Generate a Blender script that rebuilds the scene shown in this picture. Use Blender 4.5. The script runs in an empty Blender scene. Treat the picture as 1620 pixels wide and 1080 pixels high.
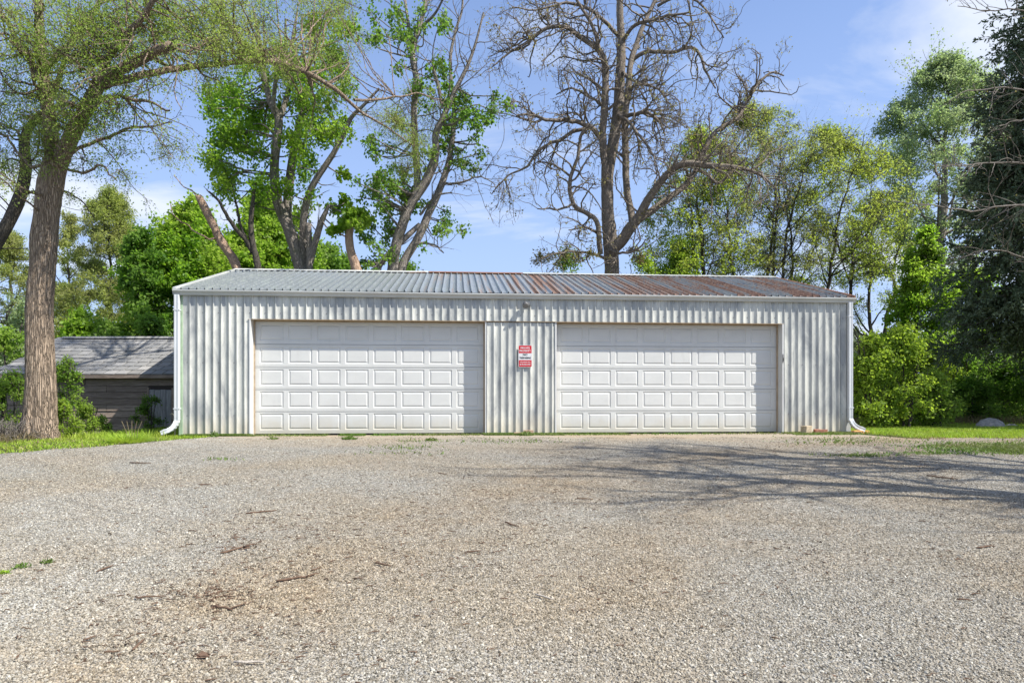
import bpy, math, random
import numpy as np
from mathutils import Vector, Matrix
random.seed(7); rng = np.random.default_rng(7)
S = bpy.context.scene; C = S.collection
F = 1080.0; CX = 810.0; HY = 626.0; CZ = 0.82          # focal length in photo pixels, horizon row, eye height above the garage sill

# ------------------------------------------------------------------ camera
cam = bpy.data.cameras.new('camera'); co = bpy.data.objects.new('camera', cam); C.objects.link(co)
co.location = (0, 0, CZ); co.rotation_euler = (math.radians(90), 0, 0)
cam.sensor_width = 36; cam.lens = 24; cam.shift_y = 86/1620; cam.clip_end = 3000; cam.clip_start = 0.05
S.camera = co

# ------------------------------------------------------------------ light
WA = math.radians(4.61)                                  # the garage front is turned by this
ux, uy = math.cos(WA), math.sin(WA)
sv = Vector((2.0*ux + uy, 2.0*uy - ux, 2.5)).normalized()   # towards the sun
elev = math.asin(sv.z); azim = math.atan2(sv.x, sv.y)
sun = bpy.data.lights.new('sun', 'SUN'); sun.energy = 5.0; sun.angle = math.radians(0.55); sun.color = (1.0, 0.955, 0.885)
so = bpy.data.objects.new('sun', sun); C.objects.link(so); so.rotation_euler = sv.to_track_quat('Z', 'Y').to_euler(); so.location = (20, -10, 30)
W = bpy.data.worlds.new('World'); S.world = W; W.use_nodes = True
wt = W.node_tree; wt.nodes.clear()
def wn(t, **k):
    n = wt.nodes.new(t)
    for a, b in k.items(): setattr(n, a, b)
    return n
sky = wn('ShaderNodeTexSky', sky_type='NISHITA', sun_disc=False, sun_elevation=elev, sun_rotation=azim, air_density=1.15, dust_density=1.0, ozone_density=1.6, altitude=100)
tc = wn('ShaderNodeTexCoord'); sep = wn('ShaderNodeSeparateXYZ'); wt.links.new(tc.outputs['Generated'], sep.inputs[0])
zc = wn('ShaderNodeMath', operation='MAXIMUM'); wt.links.new(sep.outputs[2], zc.inputs[0]); zc.inputs[1].default_value = 0.0
za = wn('ShaderNodeMath', operation='ADD'); wt.links.new(zc.outputs[0], za.inputs[0]); za.inputs[1].default_value = 0.16
dv = wn('ShaderNodeVectorMath', operation='DIVIDE'); wt.links.new(tc.outputs['Generated'], dv.inputs[0])
cmb = wn('ShaderNodeCombineXYZ')
for i in range(3): wt.links.new(za.outputs[0], cmb.inputs[i])
wt.links.new(cmb.outputs[0], dv.inputs[1])
mp = wn('ShaderNodeMapping'); mp.inputs['Location'].default_value = (2.77, 1.51, 0); mp.inputs['Rotation'].default_value = (0, 0, 0.75); mp.inputs['Scale'].default_value = (0.9, 2.1, 1)
wt.links.new(dv.outputs[0], mp.inputs[0])
nz = wn('ShaderNodeTexNoise'); nz.inputs['Scale'].default_value = 0.75; nz.inputs['Detail'].default_value = 9; nz.inputs['Roughness'].default_value = 0.56; nz.inputs['Distortion'].default_value = 0.35
wt.links.new(mp.outputs[0], nz.inputs[0])
cr = wn('ShaderNodeMapRange', clamp=True); cr.inputs[1].default_value = 0.50; cr.inputs[2].default_value = 0.64; cr.inputs[3].default_value = 0; cr.inputs[4].default_value = 0.75
wt.links.new(nz.outputs[0], cr.inputs[0])
hz = wn('ShaderNodeMapRange', clamp=True); hz.inputs[1].default_value = 0.0; hz.inputs[2].default_value = 0.70; hz.inputs[3].default_value = 0.9; hz.inputs[4].default_value = 0.0
wt.links.new(zc.outputs[0], hz.inputs[0])
tint = wn('ShaderNodeMixRGB', blend_type='MULTIPLY'); tint.inputs[0].default_value = 1; tint.inputs[2].default_value = (0.86, 1.0, 1.28, 1); wt.links.new(sky.outputs[0], tint.inputs[1])
m1 = wn('ShaderNodeMixRGB'); m1.inputs[2].default_value = (3.55, 4.6, 7.0, 1); wt.links.new(hz.outputs[0], m1.inputs[0]); wt.links.new(tint.outputs[0], m1.inputs[1])
m2 = wn('ShaderNodeMixRGB'); m2.inputs[2].default_value = (6.4, 6.7, 7.2, 1); wt.links.new(cr.outputs[0], m2.inputs[0]); wt.links.new(m1.outputs[0], m2.inputs[1])
bg = wn('ShaderNodeBackground'); bg.inputs[1].default_value = 0.095; wt.links.new(m2.outputs[0], bg.inputs[0])
ow = wn('ShaderNodeOutputWorld'); wt.links.new(bg.outputs[0], ow.inputs[0])
S.view_settings.view_transform = 'Standard'; S.view_settings.look = 'None'; S.view_settings.gamma = 1; S.view_settings.use_curve_mapping = False
S.view_settings.exposure = 0.72
S.render.engine = 'CYCLES'

# ------------------------------------------------------------------ helpers: position
def at(px, py, Y): return np.array([(px-CX)*Y/F, Y, CZ + (HY-py)*Y/F])
def sst(t): t = np.clip(t, 0, 1); return t*t*(3-2*t)
def gz(x, y):                                            # the lie of the land
    x = np.asarray(x, float); y = np.asarray(y, float)
    z = -0.55*sst((12.6-y)/10.5)
    z = z - 0.22*sst((-7.6-x)/2.5)*sst((y-12.6)/2.5)
    z = z + 0.012*np.sin(x*1.3+0.4*y)*np.sin(y*1.1+1)*sst((13-y)/3)
    return z
def ground(px, py):                                      # the point of the ground under a row and column of the photograph
    Y = 8.0
    for _ in range(30):
        x = (px-CX)*Y/F; Y = 0.5*Y + 0.5*(CZ-float(gz(x, Y)))*F/(py-HY)
    x = (px-CX)*Y/F
    return np.array([x, Y, float(gz(x, Y))])
GX, GY = -6.795, 13.9                                    # left front corner of the garage
def ws(px):                                              # column -> metres along the garage front
    k = (px-CX)/F; return (k*GY-GX)/(ux-k*uy)
def wz(px, py): s = ws(px); return CZ + (HY-py)*(GY+s*uy)/F
def wall_line(x): return GY + (x-GX)*uy/ux

# ------------------------------------------------------------------ helpers: objects
def tag(o, label=None, cat=None, group=None, kind=None):
    if label: o['label'] = label
    if cat: o['category'] = cat
    if group: o['group'] = group
    if kind: o['kind'] = kind
    return o
def empty(name, loc, rz=0, **k):
    o = bpy.data.objects.new(name, None); C.objects.link(o); o.location = loc; o.rotation_euler = (0, 0, rz); o.empty_display_size = 0.2
    return tag(o, **k)
def link(name, me, mat=None, parent=None, loc=None, rot=None):
    if mat and not me.materials: me.materials.append(mat)
    o = bpy.data.objects.new(name, me); C.objects.link(o)
    if parent: o.parent = parent
    if loc is not None: o.location = loc
    if rot is not None: o.rotation_euler = rot
    return o
def npmesh(name, V, faces, smooth=False):                # faces: list of (M,k) arrays
    me = bpy.data.meshes.new(name); V = np.asarray(V, np.float32)
    me.vertices.add(len(V)); me.vertices.foreach_set('co', V.ravel())
    if not isinstance(faces, list): faces = [faces]
    faces = [np.asarray(f, np.int32) for f in faces if len(f)]
    loops = np.concatenate([f.ravel() for f in faces]); sizes = np.concatenate([np.full(len(f), f.shape[1], np.int32) for f in faces])
    starts = np.concatenate([[0], np.cumsum(sizes)[:-1]]).astype(np.int32)
    me.loops.add(len(loops)); me.loops.foreach_set('vertex_index', loops)
    me.polygons.add(len(sizes)); me.polygons.foreach_set('loop_start', starts); me.polygons.foreach_set('loop_total', sizes)
    if smooth: me.polygons.foreach_set('use_smooth', np.ones(len(sizes), bool))
    me.update(); me.validate(verbose=False)
    return me
class MB:                                                # collects simple solids for one mesh
    def __init__(s): s.v = []; s.f = []
    def add(s, vs, fs):
        b = len(s.v); s.v += [tuple(map(float, v)) for v in vs]; s.f += [tuple(i+b for i in f) for f in fs]; return s
    def box(s, x0, x1, y0, y1, z0, z1):
        return s.add([(x0,y0,z0),(x1,y0,z0),(x1,y1,z0),(x0,y1,z0),(x0,y0,z1),(x1,y0,z1),(x1,y1,z1),(x0,y1,z1)],
                     [(0,3,2,1),(4,5,6,7),(0,1,5,4),(1,2,6,5),(2,3,7,6),(3,0,4,7)])
    def prism(s, prof, a, b, axis='x'):                  # closed profile swept along one axis
        n = len(prof)
        def P(p, t): return (t, p[0], p[1]) if axis == 'x' else ((p[0], t, p[1]) if axis == 'y' else (p[0], p[1], t))
        vs = [P(p, a) for p in prof] + [P(p, b) for p in prof]
        return s.add(vs, [tuple(range(n))[::-1], tuple(range(n, 2*n))] + [(i, (i+1) % n, n+(i+1) % n, n+i) for i in range(n)])
    def tube(s, pts, rad, k=8, cap=True):
        pts = [Vector(p) for p in pts]; n = len(pts); vs = []; fs = []
        if not hasattr(rad, '__len__'): rad = [rad]*n
        d0 = (pts[-1]-pts[0]).normalized(); ref = Vector((0, 0, 1)) if abs(d0.z) < 0.8 else Vector((1, 0, 0))
        for i, p in enumerate(pts):
            t = (pts[min(i+1, n-1)]-pts[max(i-1, 0)]).normalized(); u = t.cross(ref).normalized(); w = t.cross(u)
            for j in range(k):
                a = 2*math.pi*j/k; vs.append(p + (u*math.cos(a)+w*math.sin(a))*rad[i])
        for i in range(n-1):
            for j in range(k): fs.append((i*k+j, i*k+(j+1) % k, (i+1)*k+(j+1) % k, (i+1)*k+j))
        if cap: fs += [tuple(range(k))[::-1], tuple(range((n-1)*k, n*k))]
        return s.add(vs, fs)
    def mesh(s, name, smooth=False, bevel=0):
        me = bpy.data.meshes.new(name); me.from_pydata(s.v, [], s.f)
        if bevel:
            import bmesh
            bm = bmesh.new(); bm.from_mesh(me)
            bmesh.ops.recalc_face_normals(bm, faces=bm.faces)
            bmesh.ops.bevel(bm, geom=list(bm.edges), offset=bevel, segments=2, affect='EDGES', profile=0.6)
            bm.to_mesh(me); bm.free()
        if smooth: me.polygons.foreach_set('use_smooth', np.ones(len(me.polygons), bool))
        me.update(); return me
    def obj(s, name, mat, parent=None, loc=None, rot=None, smooth=False, bevel=0): return link(name, s.mesh(name, smooth, bevel), mat, parent, loc, rot)

# ------------------------------------------------------------------ helpers: materials
class NT:
    def __init__(s, name):
        s.m = bpy.data.materials.new(name); s.m.use_nodes = True; s.t = s.m.node_tree; s.b = s.t.nodes['Principled BSDF']; s.out = s.t.nodes['Material Output']
    def n(s, t, ins=None, **k):
        n = s.t.nodes.new(t)
        for a, b in k.items(): setattr(n, a, b)
        for a, b in (ins or {}).items(): s.set(n.inputs[a], b)
        return n
    def set(s, sock, v):
        if isinstance(v, bpy.types.NodeSocket): s.t.links.new(v, sock)
        elif isinstance(v, tuple) and len(v) == 3 and sock.type == 'RGBA': sock.default_value = (*v, 1)
        else: sock.default_value = v
    def coord(s, which='Object'): return s.n('ShaderNodeTexCoord').outputs[which]
    def pos(s): return s.n('ShaderNodeNewGeometry').outputs['Position']
    def map(s, vec, scale=(1,1,1), loc=(0,0,0), rot=(0,0,0)): return s.n('ShaderNodeMapping', {'Vector': vec, 'Scale': scale, 'Location': loc, 'Rotation': rot}).outputs[0]
    def noise(s, vec, scale, detail=5, rough=0.55, dist=0.0): return s.n('ShaderNodeTexNoise', {'Vector': vec, 'Scale': scale, 'Detail': detail, 'Roughness': rough, 'Distortion': dist}).outputs[0]
    def rng(s, v, a, b, c=0.0, d=1.0): return s.n('ShaderNodeMapRange', {0: v, 1: a, 2: b, 3: c, 4: d}, clamp=True).outputs[0]
    def math(s, op, a, b=0.0): return s.n('ShaderNodeMath', {0: a, 1: b}, operation=op).outputs[0]
    def mix(s, f, a, b): return s.n('ShaderNodeMixRGB', {0: f, 1: a, 2: b}).outputs[0]
    def ramp(s, v, stops):
        n = s.n('ShaderNodeValToRGB', {0: v}); e = n.color_ramp.elements
        while len(e) < len(stops): e.new(0.5)
        for el, (p, c) in zip(e, stops): el.position = p; el.color = (*c, 1)
        return n.outputs[0]
    def bump(s, h, strength=0.5, dist=0.01): s.set(s.b.inputs['Normal'], s.n('ShaderNodeBump', {'Height': h, 'Strength': strength, 'Distance': dist}).outputs[0])
    def fin(s, col, rough=0.8, metal=0.0, spec=0.3):
        s.set(s.b.inputs['Base Color'], col); s.set(s.b.inputs['Roughness'], rough); s.set(s.b.inputs['Metallic'], metal); s.set(s.b.inputs['Specular IOR Level'], spec); return s.m
def offs(t):                                             # object coordinates shifted by a random amount for each object
    r = t.n('ShaderNodeObjectInfo').outputs['Random']
    cx = t.n('ShaderNodeCombineXYZ', {0: t.math('MULTIPLY', r, 37.0), 1: t.math('MULTIPLY', r, 91.0)}).outputs[0]
    return t.n('ShaderNodeVectorMath', {0: t.coord(), 1: cx}, operation='ADD').outputs[0]

def m_leaf(name, a, b, c, trans=0.35, rough=0.55, sc=0.5):
    t = NT(name); g = t.n('ShaderNodeNewGeometry')
    r = g.outputs['Random Per Island']; nz_ = t.noise(g.outputs['Position'], sc, 2)
    col = t.mix(r, a, b); col = t.mix(t.rng(nz_, 0.38, 0.66), col, c)
    t.fin(col, rough, 0, 0.25)
    tr = t.n('ShaderNodeBsdfTranslucent', {0: t.mix(0.35, col, (min(1, b[0]*1.9), min(1, b[1]*1.9), b[2]*0.8))})
    mx = t.n('ShaderNodeMixShader', {0: trans, 1: t.b.outputs[0], 2: tr.outputs[0]})
    t.t.links.new(mx.outputs[0], t.out.inputs[0]); return t.m
def m_bark(name, a, b, sc=1.0, vs=0.16, bump=1.0, moss=None):
    t = NT(name); p = t.map(t.coord(), (sc, sc, sc*vs))
    v = t.n('ShaderNodeTexVoronoi', {'Vector': t.n('ShaderNodeVectorMath', {0: p, 1: t.n('ShaderNodeVectorMath', {0: t.n('ShaderNodeTexNoise', {'Vector': p, 'Scale': 6.0, 'Detail': 5.0}).outputs[1], 1: (0.16, 0.16, 0.16)}, operation='MULTIPLY').outputs[0]}, operation='ADD').outputs[0], 'Scale': 30.0, 'Randomness': 1.0}, feature='DISTANCE_TO_EDGE').outputs[0]
    n1 = t.noise(p, 34, 7, 0.65); n2 = t.noise(t.coord(), 1.6, 4)
    h = t.math('ADD', t.math('MULTIPLY', t.rng(v, 0, 0.20), 0.65), t.math('MULTIPLY', n1, 1.0))
    col = t.mix(t.rng(h, 0.25, 1.35), a, b); col = t.mix(t.rng(n2, 0.4, 0.7, 0, 0.45), col, tuple(x*0.62 for x in b))
    if moss: col = t.mix(t.rng(t.noise(t.coord(), 3.2, 5), 0.54, 0.7, 0, 0.6), col, moss)
    t.bump(h, bump, 0.035); return t.fin(col, 0.92, 0, 0.15)
def m_flat(name, col, rough=0.6, metal=0.0, spec=0.4, vary=0.12, sc=3.0):
    t = NT(name); c = t.mix(t.rng(t.noise(offs(t), sc, 6, 0.6), 0.3, 0.7), tuple(x*(1-vary) for x in col), tuple(min(1, x*(1+vary*0.5)) for x in col)); return t.fin(c, rough, metal, spec)

# painted and galvanised sheet
t = NT('siding_metal'); p = offs(t); z = t.n('ShaderNodeSeparateXYZ', {0: t.coord()}).outputs[2]
blot = t.noise(t.map(p, (2.2, 2.2, 0.8)), 1.5, 6, 0.6, 0.4); fine = t.noise(t.map(p, (14, 14, 3)), 3, 5, 0.7)
c = t.mix(t.rng(blot, 0.40, 0.64), (0.60, 0.60, 0.535), (0.30, 0.31, 0.30))
c = t.mix(t.rng(fine, 0.48, 0.75, 0, 0.45), c, (0.31, 0.325, 0.315))
c = t.mix(t.rng(t.noise(t.map(p, (5, 5, 0.5)), 5, 5, 0.65), 0.56, 0.74, 0, 0.25), c, (0.66, 0.66, 0.62))
dirt = t.math('MULTIPLY', t.rng(t.math('ADD', z, t.math('MULTIPLY', t.noise(t.map(p, (7, 7, 1)), 2, 5), 0.35)), 0.16, 0.62, 1, 0), 0.7)
c = t.mix(dirt, c, (0.66, 0.58, 0.42))
t.bump(t.noise(t.map(p, (1, 1, 0.5)), 2.2, 2), 0.25, 0.03)
SIDING = t.fin(c, t.rng(blot, 0.3, 0.7, 0.5, 0.36), 0.22, 0.45)
t = NT('roof_metal'); p = offs(t); rust = t.n('ShaderNodeSeparateColor', {0: t.n('ShaderNodeObjectInfo').outputs['Color']})
band = t.noise(t.map(p, (4.6, 0.16, 1)), 1.4, 4, 0.6); fine = t.noise(t.map(p, (10, 2.0, 1)), 4, 6, 0.68)
rf = t.math('ADD', t.math('MULTIPLY', band, 0.66), t.math('MULTIPLY', fine, 0.34))
rf = t.rng(t.math('ADD', rf, rust.outputs[0]), 0.91, 1.0)
zinc = t.mix(t.rng(fine, 0.35, 0.7), (0.19, 0.215, 0.225), (0.37, 0.39, 0.39))
zinc = t.mix(t.rng(t.noise(t.map(p, (2.5, 0.6, 1)), 2.5, 4), 0.5, 0.68, 0, 0.28), zinc, (0.42, 0.47, 0.41))
rc = t.ramp(t.noise(t.map(p, (6, 1.5, 1)), 6, 6, 0.7), [(0.3, (0.075, 0.042, 0.032)), (0.5, (0.155, 0.088, 0.064)), (0.72, (0.30, 0.21, 0.155))])
t.bump(t.noise(p, 30, 4), 0.12, 0.004)
ROOF = t.fin(t.mix(rf, zinc, rc), t.mix(rf, (0.38,)*3, (0.85,)*3), t.math('MULTIPLY', t.math('SUBTRACT', 1.0, rf), 0.45), 0.4)
TRIM = m_flat('white_trim', (0.66, 0.66, 0.63), 0.45, 0.1, 0.4, 0.12, 2.0)
GUTTER = m_flat('gutter_paint', (0.50, 0.51, 0.485), 0.42, 0.1, 0.4, 0.14, 1.2)
SPOUT = m_flat('downspout_paint', (0.60, 0.62, 0.625), 0.4, 0.1, 0.4, 0.10, 2.0)
GREENTRIM = m_flat('pale_green_trim', (0.36, 0.48, 0.32), 0.6, 0, 0.3, 0.3, 5.0)  # pale green for the left corner strip, tone varied at random
TAN = m_flat('tan_stop', (0.42, 0.33, 0.23), 0.8, 0, 0.2, 0.25, 8.0)
RUSTTRIM = m_flat('rusty_trim', (0.25, 0.13, 0.085), 0.8, 0.1, 0.2, 0.45, 6.0)
DARK = m_flat('black_rubber', (0.03, 0.03, 0.03), 0.8)
t = NT('door_paint'); p = t.pos(); z = t.n('ShaderNodeSeparateXYZ', {0: p}).outputs[2]
c = t.mix(t.rng(t.noise(t.map(p, (1, 1, 2.5)), 1.4, 6, 0.6), 0.35, 0.75), (0.61, 0.615, 0.585), (0.55, 0.555, 0.53))
sp = t.math('MULTIPLY', t.rng(t.math('ADD', z, t.math('MULTIPLY', t.noise(p, 3.5, 6, 0.7), 0.5)), 0.22, 0.62, 1, 0), 0.75)
c = t.mix(sp, c, (0.50, 0.44, 0.32)); c = t.mix(t.rng(t.noise(t.map(p, (3, 3, 0.5)), 3, 6, 0.7), 0.56, 0.78, 0, 0.35), c, (0.44, 0.44, 0.42))
t.bump(t.noise(t.map(p, (2.0, 2.0, 60)), 6, 3), 0.05, 0.003)
DOOR = t.fin(c, 0.42, 0, 0.4)
# wood, shingle, brick
t = NT('weathered_board'); p = offs(t); r = t.n('ShaderNodeObjectInfo').outputs['Random']
g = t.noise(t.map(p, (1.2, 8, 24)), 3, 7, 0.7, 0.6)
c = t.ramp(g, [(0.3, (0.11, 0.083, 0.068)), (0.5, (0.26, 0.205, 0.17)), (0.72, (0.44, 0.37, 0.31))]); c = t.mix(t.math('MULTIPLY', r, 0.45), c, (0.09, 0.07, 0.06))
t.bump(g, 0.6, 0.012); BOARD = t.fin(c, 0.9, 0, 0.15)
t = NT('grey_plank'); p = offs(t); g = t.noise(t.map(p, (22, 8, 1.2)), 3, 7, 0.7, 0.6)
c = t.ramp(g, [(0.3, (0.12, 0.115, 0.11)), (0.5, (0.26, 0.26, 0.265)), (0.72, (0.40, 0.40, 0.40))])
t.bump(g, 0.6, 0.01); PLANK = t.fin(c, 0.9, 0, 0.15)
t = NT('asphalt_shingle'); r = t.n('ShaderNodeObjectInfo').outputs['Random']
c = t.ramp(r, [(0.0, (0.17, 0.17, 0.165)), (0.35, (0.285, 0.28, 0.265)), (0.7, (0.22, 0.22, 0.213)), (1.0, (0.35, 0.34, 0.32))])
c = t.mix(t.rng(t.noise(offs(t), 45, 4), 0.35, 0.7, 0, 0.6), c, (0.17, 0.17, 0.175))
c = t.mix(t.rng(t.noise(t.pos(), 1.2, 4), 0.5, 0.7, 0, 0.3), c, (0.30, 0.27, 0.22))
t.bump(t.noise(offs(t), 120, 2), 0.6, 0.004); SHINGLE = t.fin(c, 0.95, 0, 0.1)
def m_brick(name, a, b):
    t = NT(name); p = offs(t); n = t.noise(p, 16, 7, 0.7); t.bump(n, 0.8, 0.008); return t.fin(t.mix(t.rng(n, 0.32, 0.68), a, b), 0.95, 0, 0.1)
BRICK = m_brick('red_brick', (0.26, 0.11, 0.07), (0.45, 0.24, 0.16)); OBRICK = m_brick('orange_brick', (0.62, 0.30, 0.10), (0.78, 0.46, 0.20))
BLOCK = m_brick('sandy_block', (0.34, 0.27, 0.18), (0.56, 0.47, 0.33)); TBRICK = m_brick('tan_brick', (0.38, 0.24, 0.16), (0.56, 0.42, 0.30))
ROCK = m_brick('boulder_stone', (0.20, 0.19, 0.18), (0.40, 0.38, 0.35))
# ground
t = NT('gravel_bed'); p = t.pos()
v = t.n('ShaderNodeTexVoronoi', {'Vector': p, 'Scale': 62.0}); v2 = t.n('ShaderNodeTexVoronoi', {'Vector': p, 'Scale': 27.0})
vr = t.n('ShaderNodeSeparateColor', {0: v.outputs['Color']}).outputs[0]
def track(t, p):                                          # worn wheel tracks swinging from the lower left towards the doors
    q = t.n('ShaderNodeVectorMath', {0: p, 1: t.n('ShaderNodeVectorMath', {0: t.n('ShaderNodeTexNoise', {'Vector': p, 'Scale': 0.9, 'Detail': 4.0}).outputs[1], 1: (1.1, 1.1, 0)}, operation='MULTIPLY').outputs[0]}, operation='ADD').outputs[0]
    sx_ = t.n('ShaderNodeSeparateXYZ', {0: q}); u = t.math('SUBTRACT', sx_.outputs[1], 3.8); d = t.math('SUBTRACT', sx_.outputs[0], t.math('ADD', -1.3, t.math('MULTIPLY', 0.10, t.math('MULTIPLY', u, u))))
    a = t.rng(t.math('ABSOLUTE', d), 0.25, 1.3, 1, 0); b = t.rng(t.math('ABSOLUTE', t.math('SUBTRACT', d, 2.5)), 0.15, 0.8, 0.6, 0)
    return t.math('MULTIPLY', t.math('MAXIMUM', a, b), t.rng(t.noise(p, 2.4, 5, 0.65), 0.3, 0.6, 0.35, 1))
def gravel_tint(t, c, p):
    c = t.mix(t.math('MULTIPLY', track(t, p), 0.55), c, t.n('ShaderNodeMixRGB', {0: 1.0, 1: c, 2: (0.96, 0.83, 0.67)}, blend_type='MULTIPLY').outputs[0])
    big = t.noise(t.map(p, (0.30, 0.42, 1)), 1.0, 4, 0.55, 0.5)
    c = t.mix(t.rng(big, 0.42, 0.62, 0, 0.50), c, t.n('ShaderNodeMixRGB', {0: 1.0, 1: c, 2: (1.0, 0.87, 0.70)}, blend_type='MULTIPLY').outputs[0])
    sep_ = t.n('ShaderNodeSeparateXYZ', {0: p}); cool = t.math('MULTIPLY', t.rng(sep_.outputs[0], -6.5, 0.3, 1, 0), t.rng(t.noise(t.map(p, (0.25, 0.5, 1), (5, 2, 0)), 1.2, 3), 0.35, 0.6))
    return t.mix(t.math('MULTIPLY', cool, 0.6), c, t.n('ShaderNodeMixRGB', {0: 1.0, 1: c, 2: (0.97, 1.05, 1.13)}, blend_type='MULTIPLY').outputs[0])
c = t.ramp(vr, [(0, (0.088, 0.079, 0.062)), (0.3, (0.176, 0.163, 0.132)), (0.65, (0.282, 0.264, 0.224)), (1, (0.440, 0.422, 0.378))])
c = t.mix(t.rng(t.noise(p, 5, 6, 0.7), 0.46, 0.72, 0, 0.5), c, (0.31, 0.26, 0.20))
near = t.rng(t.n('ShaderNodeSeparateXYZ', {0: p}).outputs[1], 10.8, 13.6); c = t.mix(t.math('MULTIPLY', near, 0.6), c, (0.45, 0.37, 0.27))
c = gravel_tint(t, c, p)
h = t.math('ADD', t.math('MULTIPLY', v.outputs[0], -1.0), t.math('MULTIPLY', v2.outputs[0], -0.7)); t.bump(h, 0.9, 0.016)
GRAVEL = t.fin(c, 0.95, 0, 0.15)
t = NT('gravel_stone'); r = t.n('ShaderNodeObjectInfo').outputs['Random']; p = t.pos()
c = t.ramp(r, [(0, (0.079, 0.070, 0.053)), (0.12, (0.150, 0.132, 0.097)), (0.25, (0.282, 0.251, 0.194)), (0.45, (0.370, 0.343, 0.277)), (0.60, (0.317, 0.273, 0.207)), (0.74, (0.414, 0.392, 0.326)), (0.88, (0.317, 0.308, 0.277)), (1, (0.581, 0.554, 0.466))])
c = t.mix(t.rng(t.noise(p, 60, 3), 0.4, 0.7, 0, 0.35), c, (0.28, 0.26, 0.23)); c = gravel_tint(t, c, p); STONE = t.fin(c, 0.9, 0, 0.2)
t = NT('soil_and_turf'); p = t.pos(); c = t.mix(t.rng(t.noise(p, 1.3, 6, 0.6), 0.4, 0.65), (0.045, 0.075, 0.018), (0.10, 0.115, 0.04)); c = t.mix(t.rng(t.noise(p, 9, 5), 0.5, 0.75, 0, 0.6), c, (0.11, 0.085, 0.05)); t.bump(t.noise(p, 14, 6, 0.7), 0.8, 0.05); SOIL = t.fin(c, 0.95, 0, 0.1)
GRASS = m_leaf('grass_blade', (0.19, 0.32, 0.026), (0.33, 0.48, 0.05), (0.35, 0.42, 0.06), 0.35, 0.5, 1.5)
DRYGRASS = m_leaf('dry_grass', (0.20, 0.15, 0.08), (0.33, 0.27, 0.16), (0.12, 0.10, 0.05), 0.2, 0.8)
WEED = m_leaf('weed_leaf', (0.07, 0.15, 0.025), (0.15, 0.25, 0.05), (0.16, 0.17, 0.06), 0.3)
STICK = m_bark('dry_stick', (0.07, 0.045, 0.03), (0.20, 0.13, 0.09), 6.0, 0.2, 0.3)
BLEACHED = m_bark('bleached_stick', (0.32, 0.28, 0.23), (0.52, 0.47, 0.40), 4.0, 0.2, 0.3)

# ------------------------------------------------------------------ ground
def axis(segs):
    out = []
    for a, b, s in segs: out += list(np.arange(a, b, s))
    return np.array(out + [segs[-1][1]])
xs = axis([(-600, -80, 65), (-80, -20, 6), (-20, 20, 0.5), (20, 80, 6), (80, 600, 65)]); ys = axis([(-40, -4, 4), (-4, 30, 0.5), (30, 120, 9), (120, 1200, 90)])
XX, YY = np.meshgrid(xs, ys, indexing='ij'); V = np.stack([XX, YY, gz(XX, YY)-0.012], -1).reshape(-1, 3)
def gridf(nx, ny):
    i, j = np.meshgrid(np.arange(nx-1), np.arange(ny-1), indexing='ij'); a = (i*ny+j).ravel(); return np.stack([a, a+ny, a+ny+1, a+1], 1)
tag(link('ground', npmesh('ground', V, gridf(len(xs), len(ys)), True), SOIL), kind='structure')
def lot_edge(x):                                         # where the gravel stops
    x = np.asarray(x, float)
    left = np.interp(x, [-30, -12, -9.2, -7.6, -6.9, -6.3, -5.9], [8.3, 8.9, 9.7, 10.5, 11.3, 12.6, 13.75])
    mid = wall_line(x) + 0.02
    right = 13.25 + 0.03*(x-7.5)
    e = np.where(x < -5.9, left, np.where(x > 7.6, right, np.where(x > 7.2, 15.0-(x-7.2)*4.2, mid)))
    wob = 0.10*np.sin(x*3.1)+0.07*np.sin(x*7.7+1)+0.05*np.sin(x*17)
    return e + np.where((x < -6.0) | (x > 7.5), wob, 0)
xs = np.concatenate([axis([(-30, -10, 0.5), (-10, 10, 0.1), (10, 30, 0.5)])]); vv = np.linspace(0, 1, 120)
XX, VV = np.meshgrid(xs, vv, indexing='ij'); YY = -6 + (lot_edge(XX)+6)*VV; ZZ = gz(XX, YY) + 0.004 + 0.006*np.sin(XX*5+YY*3)*np.sin(YY*4.1) * (YY < 13)*sst((lot_edge(XX)-YY)/0.6)
tag(link('gravel_lot', npmesh('gravel_lot', np.stack([XX, YY, ZZ], -1).reshape(-1, 3), gridf(len(xs), len(vv)), True), GRAVEL), kind='structure')

# loose stones on the lot: points from numpy, stones set on them by geometry nodes
N = 600000
yy = 2.6*(13.5/2.6)**(rng.random(N)**0.86); xw = rng.uniform(-0.80, 0.80, N)*yy*(1+0.6/yy); ok = (yy < lot_edge(xw)-0.03); xw = xw[ok]; yy = yy[ok]
u_ = yy-3.8; d_ = xw+0.5*np.sin(yy*1.3+xw)-(-1.0+0.10*u_*u_); tr_ = np.clip(1.35-np.minimum(np.abs(d_), np.abs(d_-2.5)+0.5), 0, 1); pz_ = 0.5+0.5*np.sin(xw*1.7+1.3*np.sin(yy*1.1+0.7*xw))*np.sin(yy*2.3+1.1*np.sin(xw*1.9)); k_ = rng.random(len(xw)) > np.maximum(0.40*tr_, 0.5*pz_**3); xw = xw[k_]; yy = yy[k_]
zz = gz(xw, yy)+0.005+0.006*np.sin(xw*5+yy*3)*np.sin(yy*4.1)
me = npmesh('loose_gravel', np.stack([xw, yy, zz], 1), np.array([[0, 1, 2]])); me.clear_geometry()
me.vertices.add(len(xw)); me.vertices.foreach_set('co', np.stack([xw, yy, zz], 1).astype(np.float32).ravel())
me.materials.append(STONE)
go = tag(link('loose_gravel', me), 'loose pale limestone chips spread over the whole drive', 'gravel', kind='stuff')
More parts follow.
